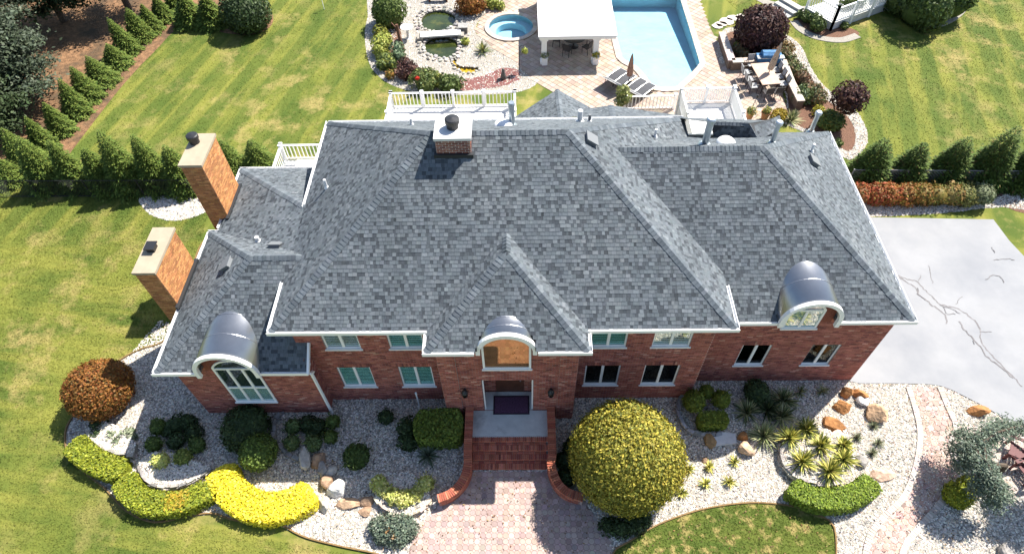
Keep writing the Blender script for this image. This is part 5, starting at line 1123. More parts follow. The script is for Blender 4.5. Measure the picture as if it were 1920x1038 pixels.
def rock_mesh(r, seed, sub=2):
    import bmesh
    bm = bmesh.new(); bmesh.ops.create_icosphere(bm, subdivisions=sub, radius=1); V = np.array([v.co[:] for v in bm.verts]); F = np.array([[v.index for v in f.verts] for f in bm.faces]); bm.free()
    g = np.random.default_rng(seed); d = g.normal(size=(13, 3)); d /= np.linalg.norm(d, axis=1)[:, None]; off = .42 + .38 * g.random(13); f = np.ones(len(V))
    for k in range(13): dot = V @ d[k]; f = np.where(dot > off[k], np.minimum(f, off[k] / np.maximum(dot, 1e-3)), f)
    V = V * f[:, None] * (1 + .012 * g.normal(size=(len(V), 1))); return V * np.array(r), F
ROCKS = [rock_mesh((1, 1, 1), k, 1) for k in range(6)]; ROCKS2 = [rock_mesh((1.3, 1.3, 1.3), 40 + k, 3) for k in range(8)]
STC = [(.38, .35, .31), (.29, .27, .245), (.44, .40, .35), (.20, .19, .18)]
def edge_stones(parent, poly, r, cols, step, nm='edge_stone', z=.05, rows=1):
    Q, T = resample(list(poly) + [poly[0]], step); c = np.mean(poly, 0); pw = WL.get(parent.name, np.zeros(3))
    for row in range(rows):
        for i, q in enumerate(Q[:-1]):
            d = q - c; d /= np.linalg.norm(d); p = q + d * (r * .5 + row * r * 1.5) + RNG.normal(size=2) * r * .2; V, F = ROCKS[random.randrange(6)]; s = r * (.7 + .6 * random.random()); a = random.random() * 6.28
            W = V * (s * 1.15, s * .85, s * .6); W = np.stack([W[:, 0] * math.cos(a) - W[:, 1] * math.sin(a), W[:, 0] * math.sin(a) + W[:, 1] * math.cos(a), W[:, 2]], 1)
            o = np_mesh(nm, W, F, M_ROCK, parent, np.tile(palette(1, cols, None, .12), (len(W), 1)), world=False); o.location = np.array([p[0], p[1], z]) - pw
POND_W = mat('pond_water', (.030, .042, .010), .08, spec=.5, var=.5, vscale=.9, bump=.05, bscale=3, var2=((.10, .10, .02), 1.2, .55, .75)); SAND_W = mat('amber_pond_water', (.42, .27, .02), .2, var=.35, vscale=3)
for poly, nm, wm, lb in ((POND1, 'pond', POND_W, 'dark green upper garden pond ringed with stones'), (POND2, 'pond', POND_W, 'green lower garden pond below the white footbridge'), (POND3, 'shallow_pond', SAND_W, 'small amber yellow shallow pool below the ponds')):
    p = sheet(nm, poly, -.10, wm); tag(p, lb, kind='structure'); n = len(poly)
    np_mesh('pond_bank', [(x, y, .02) for x, y in poly] + [(x, y, -.12) for x, y in poly], [(i, (i + 1) % n, n + (i + 1) % n, n + i) for i in range(n)], mat('pond_bank_soil', (.16, .14, .11), .9, var=.3), p)
    edge_stones(p, poly, .20 if nm == 'pond' else .15, STC, .30 if nm == 'pond' else .24, rows=2 if nm == 'pond' else 1)
RIM = G2([(862, 112), (880, 118), (905, 118), (925, 108), (940, 102), (935, 118), (905, 138), (870, 142), (845, 135), (835, 118), (815, 110)])
br = thing('footbridge', 'flat white slab footbridge between the two ponds', 'bridge', tuple(G(830, 66)))
a, b = G(788, 66, .3), G(864, 61, .3); MB().bar(a, b, .62, .10).build('deck_slab', mat('white_stone', (.68, .66, .62), .7, var=.08), br)
for p in (a, b): MB().box(p[0] - .2, p[0] + .2, p[1] - .32, p[1] + .32, 0, .245).build('abutment', M_GRAVEL, br)
q = G(864, 60); lb_ = thing('stone_pedestal', 'small dark square pedestal at the bridge end', 'pedestal', tuple(q)); MB().box(q[0] - .1, q[0] + .45, q[1] - .25, q[1] + .25, 0, .42).build('block', mat('dark_stone', (.14, .13, .12), .9, var=.3), lb_); MB().box(q[0] - .14, q[0] + .49, q[1] - .29, q[1] + .29, .42, .47).build('cap', mat('grey_stone', (.30, .29, .27), .9, var=.3), lb_)

# ================================================================ ROCKS AND TERRACE WALLS
def boulder(label, u, v, r, col, seed, rz=0.0, z=None, group='boulders in the front beds'):
    V, F = ROCKS2[seed % 8]; V = V * np.array(r); ca, sa = math.cos(rz), math.sin(rz); V = np.stack([V[:, 0] * ca - V[:, 1] * sa, V[:, 0] * sa + V[:, 1] * ca, V[:, 2]], 1); c = G(u, v, r[2] * .45)
    C = np.tile(np.array(col), (len(V), 1)) * (1 + .12 * RNG.normal(size=(len(V), 1)))
    o = np_mesh('boulder', V, F, M_ROCK, None, np.clip(C, .02, .8)); o.location = (c[0], c[1], r[2] * .45); tag(o, label, 'rock', group)
TAN, PALE, ORG, GRY = (.34, .22, .14), (.42, .385, .33), (.36, .165, .06), (.27, .25, .23)
for a in (('tall pale boulder leaning at the ringed bed', 572, 858, (.28, .42, .40), PALE, 0, .3), ('tan boulder right of the tall pale one', 598, 862, (.30, .30, .25), TAN, 1), ('low pale boulder below the tan one', 620, 882, (.34, .26, .2), PALE, 2, .5), ('dark-sided stone between ringed bed and pale rocks', 604, 880, (.2, .26, .24), GRY, 3), ('large white round boulder among the left rocks', 633, 917, (.36, .36, .26), (.46, .45, .43), 4), ('small tan boulder left of the large white one', 613, 905, (.26, .22, .2), TAN, 5), ('flat wide tan slab below the white boulder', 653, 943, (.46, .30, .16), (.48, .32, .20), 6), ('pale upright stone at the tip of the yellow hedge', 607, 944, (.22, .32, .24), PALE, 7, .4), ('low brown stone between slab and lime shrubs', 688, 939, (.30, .18, .16), TAN, 1), ('small flat tan stone below the brown one', 686, 958, (.24, .22, .1), TAN, 2),
          ('brown topped stone left of the white slab in the right bed', 1330, 828, (.22, .26, .22), (.30, .19, .09), 3), ('small rust stone, upper of the pair by the pale yucca', 1394, 818, (.24, .18, .18), ORG, 4), ('pale rust stone, lower of the pair by the pale yucca', 1400, 843, (.28, .26, .22), (.50, .34, .22), 5, .6), ('rust boulder nearest the house corner', 1588, 735, (.24, .32, .30), ORG, 6), ('orange boulder right of the corner one', 1612, 737, (.34, .2, .26), ORG, 7, -.5), ('white and grey boulder between orange ones', 1617, 750, (.32, .2, .2), (.55, .52, .5), 0, -.4), ('flat orange boulder left of the big one', 1580, 762, (.36, .26, .2), ORG, 1, -.7), ('biggest tan boulder near the hexagon path', 1643, 774, (.36, .5, .36), (.50, .33, .20), 2, .5), ('rust boulder lying above the terrace yuccas', 1560, 796, (.42, .24, .2), ORG, 3, -.3), ('smooth pale boulder inside the yucca terrace', 1572, 822, (.44, .34, .2), (.55, .42, .33), 4), ('small grey stone right of the terrace', 1616, 866, (.24, .2, .16), GRY, 5, -.6), ('flat rosy slab at the end of the arc hedge', 1655, 889, (.46, .36, .12), (.50, .34, .25), 6), ('lone orange boulder in the pebbles near the driveway', 1834, 768, (.44, .24, .26), ORG, 7), ('dark boulder at the bottom right corner', 1888, 1034, (.4, .3, .25), GRY, 0),
          ('small brown stone above the small yuccas', 1322, 862, (.14, .12, .1), TAN, 1), ('small rust stone behind the terrace yuccas', 1536, 812, (.16, .14, .14), ORG, 2)):
    boulder(*a)
sl = G(1352, 820); st = thing('stone_slab', 'flat white stone slab in front of the topiary ring', 'slab', tuple(sl)); P = G2([(1322, 822), (1352, 812), (1377, 815), (1380, 833), (1345, 836), (1330, 838)]); MB().prism(ccw(P), 0, .14).build('slab', mat('white_slab', (.58, .56, .54), .8, var=.12, vscale=4, bump=.3, bscale=12), st)
def stone_wall(label, path, h, cols=STC, cat='stone wall', depth=.13):
    Q, T = resample(path, .26); N = np.stack([-T[:, 1], T[:, 0]], 1); t = thing('dry_stone_wall', label, cat, (Q[0][0], Q[0][1], 0), 'low curved stone walls of the terraces'); tag(t, kind='thing'); k = max(2, int(round(h / .085)))
    for r in range(k):
        for i in range(len(Q) - 1):
            f = .5 * (r % 2); p = Q[i] * (1 - f) + Q[i + 1] * f; e = Q[i + 1] * (1 - f) + Q[min(i + 2, len(Q) - 1)] * f
            if np.linalg.norm(e - p) < .12: continue
            j = RNG.normal(size=2) * .02; d = depth * (.8 + .4 * random.random()); n = N[i]; z0 = r * h / k; z1 = (r + 1) * h / k - .008; g = (e - p) * .03; a, b = p + g + j, e - g + j
            x = [a + n * d / 2, a - n * d / 2, b - n * d / 2 * (.85 + .3 * random.random()), b + n * d / 2]; mb = MB(); mb.add([(q[0], q[1], z0) for q in x] + [(q[0] + .01 * random.random(), q[1], z1 + .012 * random.random()) for q in x], BOXF); mb.build('stone', M_ROCK, t, col=palette(1, cols, None, .12)[0])
    return t
def terrace(name, poly, z, label): o = MB().prism(ccw(poly), 0, z).build(name, M_GRAVEL); tag(o, label, kind='structure'); return o
WA = smooth_loop(G2([(158, 792), (166, 818), (190, 838), (222, 849), (252, 852)], .2), 4, False); WB = smooth_loop(G2([(262, 866), (266, 888), (282, 906), (308, 914), (340, 910), (372, 896), (397, 878)], .2), 4, False)
WC = smooth_loop(G2([(530, 768), (514, 790), (514, 818), (530, 842), (556, 860), (578, 866)], .15), 4, False); WD_ = smooth_loop(G2([(704, 930), (718, 950), (745, 965), (768, 966), (792, 954), (808, 936)], .2), 4, False)
WE = smooth_loop(G2([(1464, 834), (1464, 860), (1480, 886), (1510, 903), (1545, 909), (1578, 902)], .2), 4, False); WF = smooth_loop(G2([(1288, 730), (1272, 752), (1274, 782), (1292, 806), (1325, 816), (1352, 812)], .15), 4, False)
stone_wall('low curved stone wall behind the short olive hedge', WA, .26); stone_wall('low curved stone wall edging the pale terrace behind the long olive hedge', WB, .30); stone_wall('low stone ring left of the tall pale boulder', WC, .2, [(.3, .28, .27), (.24, .23, .22)]); stone_wall('curved tan stone wall under the lime shrub crescent', WD_, .26, [(.50, .40, .31), (.42, .33, .26), (.55, .47, .38)]); stone_wall('curved stone wall holding the yellow yucca terrace', WE, .34, [(.38, .35, .31), (.30, .27, .25), (.48, .44, .38)]); stone_wall('grey stone ring around the topiary balls', WF, .22, [(.28, .28, .29), (.34, .34, .34)])
terrace('terrace', WB + G2([(385, 872), (330, 850), (285, 848)], .2), .27, 'pale pebble terrace with ball shrubs'); terrace('terrace', WE + G2([(1604, 872), (1596, 838), (1548, 806), (1500, 800)], .2), .32, 'pale pebble terrace of the yellow yuccas'); terrace('terrace', WD_ + G2([(800, 905), (770, 885), (725, 885), (706, 905)], .2), .24, 'pebble terrace of the lime shrubs'); terrace('terrace', WA + G2([(255, 830), (225, 800), (175, 785)], .2), .24, 'pebble wedge terrace near the rust-brown bush')

# ================================================================ DECKS, RAILINGS, FENCES
M_DECK = mat('pale_deck_board', (.62, .61, .59), .7, var=.12, vscale=3)
def railing(parent, p, q, z, h=.95, step=.2, post=1.9):
    p = np.array(p[:2], float); q = np.array(q[:2], float); L = np.linalg.norm(q - p); d = (q - p) / L; up = lambda r, zz: (r[0], r[1], zz)
    MB().bar(up(p, z + h), up(q, z + h), .10, .05).build('top_rail', M_WHITE, parent); MB().bar(up(p, z + .1), up(q, z + .1), .06, .05).build('bottom_rail', M_WHITE, parent)
    k = max(1, int(round(L / post)))
    for i in range(k + 1):
        r = p + d * L * i / k; MB().box(r[0] - .065, r[0] + .065, r[1] - .065, r[1] + .065, 0, z + h + .08).box(r[0] - .09, r[0] + .09, r[1] - .09, r[1] + .09, z + h + .081, z + h + .13).build('post', M_WHITE, parent)
    n = int(L / step)
    for i in range(1, n):
        r = p + d * L * i / n; MB().box(r[0] - .022, r[0] + .022, r[1] - .022, r[1] + .022, z + .126, z + h - .026).build('baluster', M_WHITE, parent)
def deck_floor(parent, x0, x1, y0, y1, z, w=.28):
    y = y0; MB().box(x0, x1, y0, y1, 0, z - .05).build('deck_skirt', M_WHITE, parent)
    while y < y1 - .05: MB().box(x0, x1, y + .006, min(y + w, y1) - .006, z - .049, z).build('deck_board', M_DECK, parent); y += w
c0, c1 = G(735, 201, .95), G(968, 194, .95); dk = thing('rear_deck', 'long white railed deck behind the centre chimney', 'deck', ((c0[0] + c1[0]) / 2, 23, 0)); yb = (c0[1] + c1[1]) / 2
deck_floor(dk, c0[0], c1[0], 22.9, yb, .9); railing(dk, (c0[0] + .07, yb - .07), (c1[0] - .07, yb - .07), .9); railing(dk, (c0[0] + .07, 23.2), (c0[0] + .07, yb - .1), .9); railing(dk, (c1[0] - .07, 23.2), (c1[0] - .07, yb - .1), .9)
e0, e1 = G(970, 214, .95), G(1012, 212, .95); railing(dk, (c1[0], 25.2), (c1[0] + 1.6, 25.2), .6)
c0, c1 = G(1272, 192, 1.2), G(1370, 192, 1.2); dk = thing('rear_deck', 'bright white walled deck behind the right roof valley', 'deck', ((c0[0] + c1[0]) / 2, 23, 0)); yb = c0[1]
deck_floor(dk, c0[0], c1[0], 23.1, yb, 1.15); railing(dk, (c0[0], yb), (c1[0], yb), 1.15, step=.11); railing(dk, (c0[0], 23.4), (c0[0], yb - .1), 1.15, step=.11); railing(dk, (c1[0], 23.4), (c1[0], yb - .1), 1.15, step=.11)
c0 = G(536, 298, 1.2); dk = thing('side_deck', 'small white railed deck behind the low left roof', 'deck', (c0[0] + 1, c0[1] - 1, 0)); deck_floor(dk, c0[0], c0[0] + 2.4, 22.3, c0[1], 1.15); railing(dk, c0, (c0[0] + 2.4, c0[1]), 1.15); railing(dk, (c0[0], 22.5), (c0[0], c0[1] - .1), 1.15)
MB().box(c0[0] + .8, c0[0] + 1.9, c0[1] - 1.1, c0[1] - .5, 1.15, 1.6).build('bench_box', M_DECK, dk)
# lower railing behind the rear bays
rl = thing('patio_railing', 'short white railing between rear roofs and the loungers', 'railing', tuple(G(1205, 200))); tag(rl, kind='thing'); railing(rl, G(1170, 206), G(1262, 204), 0, .9)
# white railed deck top right
A, B, C_ = G(1512, 15, .5), G(1562, 44, .5), G(1668, 6, .5); D_ = A + (C_ - B); gz = thing('garden_deck', 'white railed garden deck with its corner towards the lawn, top right', 'deck', (B[0], B[1], 0))
MB().prism(ccw([tuple(p[:2]) for p in (A, B, C_, D_)]), 0, .5).build('deck_base', M_DECK, gz); railing(gz, A, B, .5, 1.0, .16); railing(gz, B, C_, .5, 1.0, .16)
s0 = G(1492, 18); sd = thing('garden_steps', 'dark edged stone steps up to the white railed garden deck', 'steps', tuple(s0)); dd = (A - B)[:2]; dd = dd / np.linalg.norm(dd); nn_ = np.array([dd[1], -dd[0]]); nn_ = nn_ if nn_[0] < 0 else -nn_
for k in range(3):
    o = A[:2] + dd * .2 + nn_ * (.45 * k); P = [tuple(o), tuple(o + dd * 1.7), tuple(o + dd * 1.7 + nn_ * .44), tuple(o + nn_ * .44)]; MB().prism(ccw(P), 0, .42 - .14 * k).build('tread', mat('step_stone', (.38, .37, .35), .9, var=.2), sd)
M_WIRE = mat('black_chain_link', (.022, .022, .022), .6)
def wire_fence(label, p, q, h, m, group=None, dia=.16):
    p = np.array(p[:2]); q = np.array(q[:2]); L = np.linalg.norm(q - p); d = (q - p) / L; t = thing('wire_fence', label, 'fence', (p[0], p[1], 0)); tag(t, kind='thing'); k = int(L / 2.4)
    for i in range(k + 1): r = p + d * L * i / k; MB().tube([(r[0], r[1], 0), (r[0], r[1], h + .05)], .035, 6).build('post', m, t)
    for z in (h, .06): MB().tube([(*p, z), (*q, z)], .022, 5).build('rail', m, t)
    mb = MB(); n = int((L + h) / dia)
    for i in range(n):
        for s in (0, 1):
            a0 = i * dia - (h if s == 0 else 0); a1 = a0 + h; z0, z1 = (.06, h) if s == 0 else (h, .06)
            c0, c1 = max(a0, 0), min(a1, L)
            if c1 <= c0: continue
            f = lambda c: z0 + (z1 - z0) * (c - a0) / h; mb.bar((*(p + d * c0), f(c0)), (*(p + d * c1), f(c1)), .010, .010)
    mb.build('wire_mesh', m, t); return t
wire_fence('black chain-link fence in front of the left spruce row', G(-20, 370), G(372, 368), 1.15, M_WIRE); wire_fence('thin dark wire fence with pale top rail in front of the right arborvitae', G(1585, 350), G(1990, 353), 1.15, mat('grey_wire', (.20, .20, .20), .5))

# ================================================================ PAVILION AND FURNITURE
pc, pr = G(1021, 118), G(1113, 114); Yp = pc[1]; zt = GY(1019, 70, Yp)[2]
pv = thing('pavilion', 'white flat-roofed poolside pavilion with square columns', 'pavilion', ((pc[0] + pr[0]) / 2, Yp, 0)); x0, x1 = pc[0] - .05, pr[0] + .05; DEP = 7.0
for x in (x0, x1):
    for y in (Yp, Yp + DEP): MB().box(x - .16, x + .16, y - .16, y + .16, .03, zt).box(x - .23, x + .23, y - .23, y + .23, zt - .14, zt - .02).box(x - .22, x + .22, y - .22, y + .22, .03, .22).build('column', M_WHITE, pv)
mb = MB(); mb.box(x0 - .3, x1 + 1.1, Yp - .3, Yp + DEP + .3, zt, zt + .16); mb.build('roof_slab', M_WHITE, pv); MB().box(x0 - .36, x1 + 1.16, Yp - .36, Yp + DEP + .36, zt + .162, zt + .26).build('roof_membrane', mat('white_membrane', (.80, .80, .80), .6, var=.03, vscale=1), pv)
def dining_chair(t_name, label, c, rz, m, mc, group, cushion=False):
    t = thing(t_name, label, 'chair', (0, 0, 0), group)
    MB().box(-.24, .24, -.23, .23, .41, .45).build('seat', mc, t, world=False)
    for s in (-1, 1): MB().tube([(s * .21, -.2, 0), (s * .21, -.21, .43)], .018, 5).build('leg', m, t, world=False); MB().tube([(s * .21, .24, 0), (s * .21, .21, .43), (s * .22, .30, .92)], .018, 5).build('back_leg', m, t, world=False); MB().tube([(s * .25, -.2, .43), (s * .26, -.18, .65), (s * .25, .24, .66)], .016, 5).build('armrest', m, t, world=False)
    mb = MB(); mb.add([(-.21, .235, .5), (.21, .235, .5), (.21, .30, .92), (-.21, .30, .92), (-.21, .265, .5), (.21, .265, .5), (.21, .33, .92), (-.21, .33, .92)], BOXF); mb.build('backrest', mc, t, world=False)
    t.location = (c[0], c[1], .035); t.rotation_euler = (0, 0, rz); return t
M_IRON = mat('dark_iron', (.03, .028, .027), .5, spec=.4); M_CUSH = mat('dark_cushion', (.06, .055, .055), .9); M_GCUSH = mat('grey_cushion', (.36, .36, .36), .9, var=.1)
tc_ = G(1075, 88); tb = thing('patio_table', 'dark round table under the white pavilion', 'table', (tc_[0], tc_[1], .035)); MB().lathe((tc_[0], tc_[1], .72), [(.78, 0), (.8, .02), (.78, .045)], 28).build('table_top', M_IRON, tb); MB().lathe((tc_[0], tc_[1], .035), [(.35, 0), (.06, .06), (.05, .68)], 12).build('pedestal', M_IRON, tb)
for k, lb in enumerate(('at the front left of', 'at the front right of', 'to the right of', 'behind', 'to the left of')):
    a = math.radians(-115 + 72 * k); dining_chair('patio_chair', f'dark iron chair {lb} the pavilion table', tc_ + np.array([math.cos(a) * 1.08, math.sin(a) * 1.08, 0]), a - math.pi / 2, M_IRON, M_CUSH, 'chairs round the pavilion table')
bw = thing('serving_bowl', 'small white tray on the pavilion table', 'tray', (tc_[0], tc_[1], .77)); MB().box(tc_[0] - .15, tc_[0] + .15, tc_[1] - .1, tc_[1] + .1, .767, .79).box(tc_[0] - .12, tc_[0] + .12, tc_[1] - .07, tc_[1] + .07, .7905, .81).build('tray', M_WHITE, bw)
def planter(label, u, v, cols, w=.34, h=.5, m=M_WHITE, plant=True, rnd=False, group='potted plants on the patio'):
    c = G(u, v); t = thing('planter', label, 'planter', (c[0], c[1], .035), group); mb = MB()
    if rnd: mb.lathe((c[0], c[1], .035), [(w * .32, 0), (w * .5, h * .9), (w * .55, h * .9), (w * .55, h), (w * .46, h), (w * .44, h * .92)], 14)
    else: mb.box(c[0] - w / 2, c[0] + w / 2, c[1] - w / 2, c[1] + w / 2, .035, h).box(c[0] - w / 2 - .03, c[0] + w / 2 + .03, c[1] - w / 2 - .03, c[1] + w / 2 + .03, h + .001, h + .05)
    mb.build('pot', m, t); cc = (c[0], c[1], h + .14); leaf_obj('foliage', [ell_leaves(cc, (.26, .26, .2), .06, 1.4, cols, None, .2, .5, .9)], M_LEAF, t)
FL_ = [(.18, .22, .08), (.10, .14, .05), (.42, .36, .08)]
planter('white square planter at the left pavilion column', 1021, 121, [(.16, .2, .1), (.3, .32, .2)]); planter('white square planter at the right pavilion column', 1116, 120, [(.5, .42, .06), (.14, .18, .05)])
TERRA = mat('terracotta', (.34, .16, .075), .8, var=.15); planter('tall terracotta pot at the white deck corner', 1402, 228, FL_, .42, .62, TERRA, rnd=True); planter('wide terracotta pot right of the tall one', 1432, 224, FL_, .5, .5, TERRA, rnd=True)
# loungers
def lounger():
    t = thing('lounger', '', 'lounger', (0, 0, 0), 'black loungers by the pool'); m = M_SLING
    mb = MB(); 
    for s in (-1, 1): mb.tube([(s * .31, .95, .30), (s * .31, .3, .34), (s * .31, -.35, .30)], .022, 5).tube([(s * .31, -.35, .30), (s * .31, -.95, .68)], .022, 5)
    mb.bar((-.31, .95, .30), (.31, .95, .30), .03, .03).bar((-.31, -.95, .68), (.31, -.95, .68), .03, .03).bar((-.31, -.35, .30), (.31, -.35, .30), .03, .03); mb.build('frame', mat('silver_tube', (.55, .54, .52), .4, metal=.5), t, world=False)
    P = [(.95, .31), (.6, .345), (.3, .35), (0, .335), (-.33, .31)]; V = [(s * .29, y, z) for y, z in P for s in (-1, 1)]; np_mesh('seat_sling', V, [(2 * i, 2 * i + 1, 2 * i + 3, 2 * i + 2) for i in range(4)], m, t, world=False)
    np_mesh('back_sling', [(-.29, -.36, .31), (.29, -.36, .31), (.29, -.94, .685), (-.29, -.94, .685)], [(0, 1, 2, 3)], m, t, world=False)
    for s in (-1, 1):
        for y in (.72, -.42): MB().tube([(s * .31, y, .31), (s * .31, y - .06, 0)], .02, 5).build('leg', M_IRON, t, world=False)
    return t
M_SLING = mat('charcoal_sling', (.055, .056, .062), .65, var=.1)
LS = [(1151, 153, 'leftmost black lounger of the four by the pool'), (1166, 161, 'second black lounger from the left, beside the closed parasol'), (1188, 172, 'third black lounger from the left, right of the closed parasol'), (1203, 180, 'rightmost black lounger of the four by the pool')]
p0, p1 = G(1151, 153), G(1203, 180); rd = math.atan2(p1[1] - p0[1], p1[0] - p0[0]); proto = lounger()
for i, (u, v, lb) in enumerate(LS):
    o = proto if i == 0 else copy_tree(proto); c = G(u, v); o.location = (c[0], c[1], .035); o.rotation_euler = (0, 0, rd); o['label'] = lb
def parasol(label, u, v, h, col, tilt=(0, 0)):
    c = G(u, v); t = thing('closed_parasol', label, 'parasol', (c[0], c[1], .035), 'closed tan parasols'); top = np.array([c[0] + tilt[0], c[1] + tilt[1], h]); b = np.array([c[0], c[1], .04])
    MB().tube([b, top], .025, 7).build('pole', M_IRON, t); MB().lathe((c[0], c[1], .036), [(.28, 0), (.26, .06), (.05, .08)], 14).build('base', M_IRON, t); V = []; n = 16; prof = [(.36, .17), (.5, .19), (.68, .15), (.84, .11), (.97, .05), (1.0, .02)]
    for f, r in prof:
        p = b + (top - b) * f
        for k in range(n): a = 2 * math.pi * k / n; rr = r * (1 if k % 2 else .62); V.append((p[0] + rr * math.cos(a), p[1] + rr * math.sin(a), p[2]))
    np_mesh('canopy', V, [(i * n + k, i * n + (k + 1) % n, (i + 1) * n + (k + 1) % n, (i + 1) * n + k) for i in range(len(prof) - 1) for k in range(n)], mat('tan_canvas_' + label[:6], col, .9, var=.12), t)
    p = b + (top - b) * .62; MB().lathe(p - (0, 0, .03), [(.135, 0), (.135, .05)], 12).build('strap', mat('canvas_strap', (.25, .16, .11), .9), t)
parasol('rosy closed parasol standing between the loungers', 1177, 165, 2.3, (.42, .25, .19)); parasol('beige closed parasol over the dining table', 1432, 158, 2.6, (.46, .36, .27), (.35, .25))
# dining set
c = G(1429, 158); dt = thing('dining_table', 'tan rectangular dining table right of the pool', 'table', (c[0], c[1], .035)); aw = math.radians(96); ux = np.array([math.cos(aw), math.sin(aw)]); uy = np.array([-ux[1], ux[0]])
def onT(a, b): return c[:2] + ux * a + uy * b
MB().prism(ccw([tuple(onT(a, b)) for a, b in ((-1.05, -.55), (1.05, -.55), (1.05, .55), (-1.05, .55))]), .70, .745).build('table_top', mat('tan_table', (.50, .35, .26), .7, var=.15, vscale=3), dt)
for a, b in ((-.9, -.42), (.9, -.42), (.9, .42), (-.9, .42)): q = onT(a, b); MB().tube([(*q, .036), (*q, .70)], .035, 6).build('leg', M_IRON, dt)
i = 0
for side, lb, mm, mc in ((1, 'left', M_IRON, M_GCUSH), (-1, 'right', M_IRON, M_GCUSH)):
    for k, a in enumerate((-.68, 0, .68)): q = onT(a, side * .88); dining_chair('dining_chair', f'grey cushioned chair on the {lb} of the dining table, {"near middle far".split()[k]} one', q, aw + (math.pi / 2 - math.pi / 2 if side > 0 else math.pi), mm, mc, 'chairs round the dining table')
for k, b in enumerate((-.28, .28)): q = onT(-1.4, b); dining_chair('dining_chair', f'dark chair at the near end of the dining table, {"right left".split()[k]} one', q, aw + math.pi / 2, M_IRON, M_CUSH, 'chairs round the dining table')
q = onT(1.4, .3); dining_chair('dining_chair', 'pale chair at the far end of the dining table', q, aw - math.pi / 2, M_IRON, M_GCUSH, 'chairs round the dining table')
# covered grill
c = G(1436, 128); gr = thing('covered_grill', 'grill wrapped in a blue cover at the bed wall', 'grill', (c[0], c[1], .035)); mb = MB(); mb.box(c[0] - .75, c[0] + .75, c[1] - .3, c[1] + .3, .04, .86); mb.build('cover', mat('blue_cover', (.05, .16, .32), .6, var=.35, vscale=5, bump=.5, bscale=6), gr); P = [(-.3, .86), (-.28, 1.05), (-.1, 1.18), (.12, 1.18), (.28, 1.05), (.3, .86)]
V = [(c[0] + s * .5, c[1] + y, z + .001) for s in (-1, 1) for y, z in P]; np_mesh('hood', V, [(i, i + 1, 7 + i, 6 + i) for i in range(5)] + [tuple(range(5, -1, -1)), tuple(range(6, 12))], MATS['blue_cover'], gr); MB().box(c[0] - .8, c[0] + .8, c[1] - .34, c[1] + .0, .87, .90).build('shelf', M_GALV, gr)
# bed retaining walls
def bed_wall(label, pts, h, w=.34):
    t = thing('retaining_wall', label, 'garden wall', tuple(G(*pts[0]))); tag(t, kind='thing'); P = [np.array(p) for p in G2(pts)]
    for a, b in zip(P[:-1], P[1:]):
        MB().bar((*a, h / 2), (*b, h / 2), w, h).build('wall_block', mat('brown_block', (.17, .12, .09), .9, var=.35, vscale=8), t); L = np.linalg.norm(b - a); n = max(1, int(L / .55))
        for k in range(n): MB().bar((*(a + (b - a) * (k + .02) / n), h + .035), (*(a + (b - a) * (k + .98) / n), h + .035), w + .1, .07).build('cap_stone', M_COPE, t, col=palette(1, [(.52, .44, .37), (.46, .39, .33)], None, .06)[0])
bed_wall('brown block wall round the purple bush bed by the pool', [(1350, 76), (1368, 130), (1432, 127)], .55); bed_wall('dark block wall right of the dining table', [(1462, 128), (1478, 170), (1496, 206)], .55)
for k, (u, v, r) in enumerate(((1345, 50, .3), (1352, 46, .34), (1363, 41, .42), (1375, 35, .38), (1388, 32, .3), (1470, 24, .34), (1480, 20, .3), (1462, 17, .3))):
    c = G(u, v); n = 9; P = [(c[0] + r * (.8 + .35 * random.random()) * 1.2 * math.cos(a), c[1] + r * (.8 + .35 * random.random()) * math.sin(a)) for a in np.arange(n) * 2 * math.pi / n]; o = MB().prism(ccw(P), 0, .05).build('stepping_stone', mat('pale_flagstone', (.52, .46, .40), .9, var=.2, vscale=4)); tag(o, f'{"first second third fourth fifth sixth seventh eighth".split()[k]} stepping stone on the grass path from the patio', 'stepping stone', 'stepping stones')

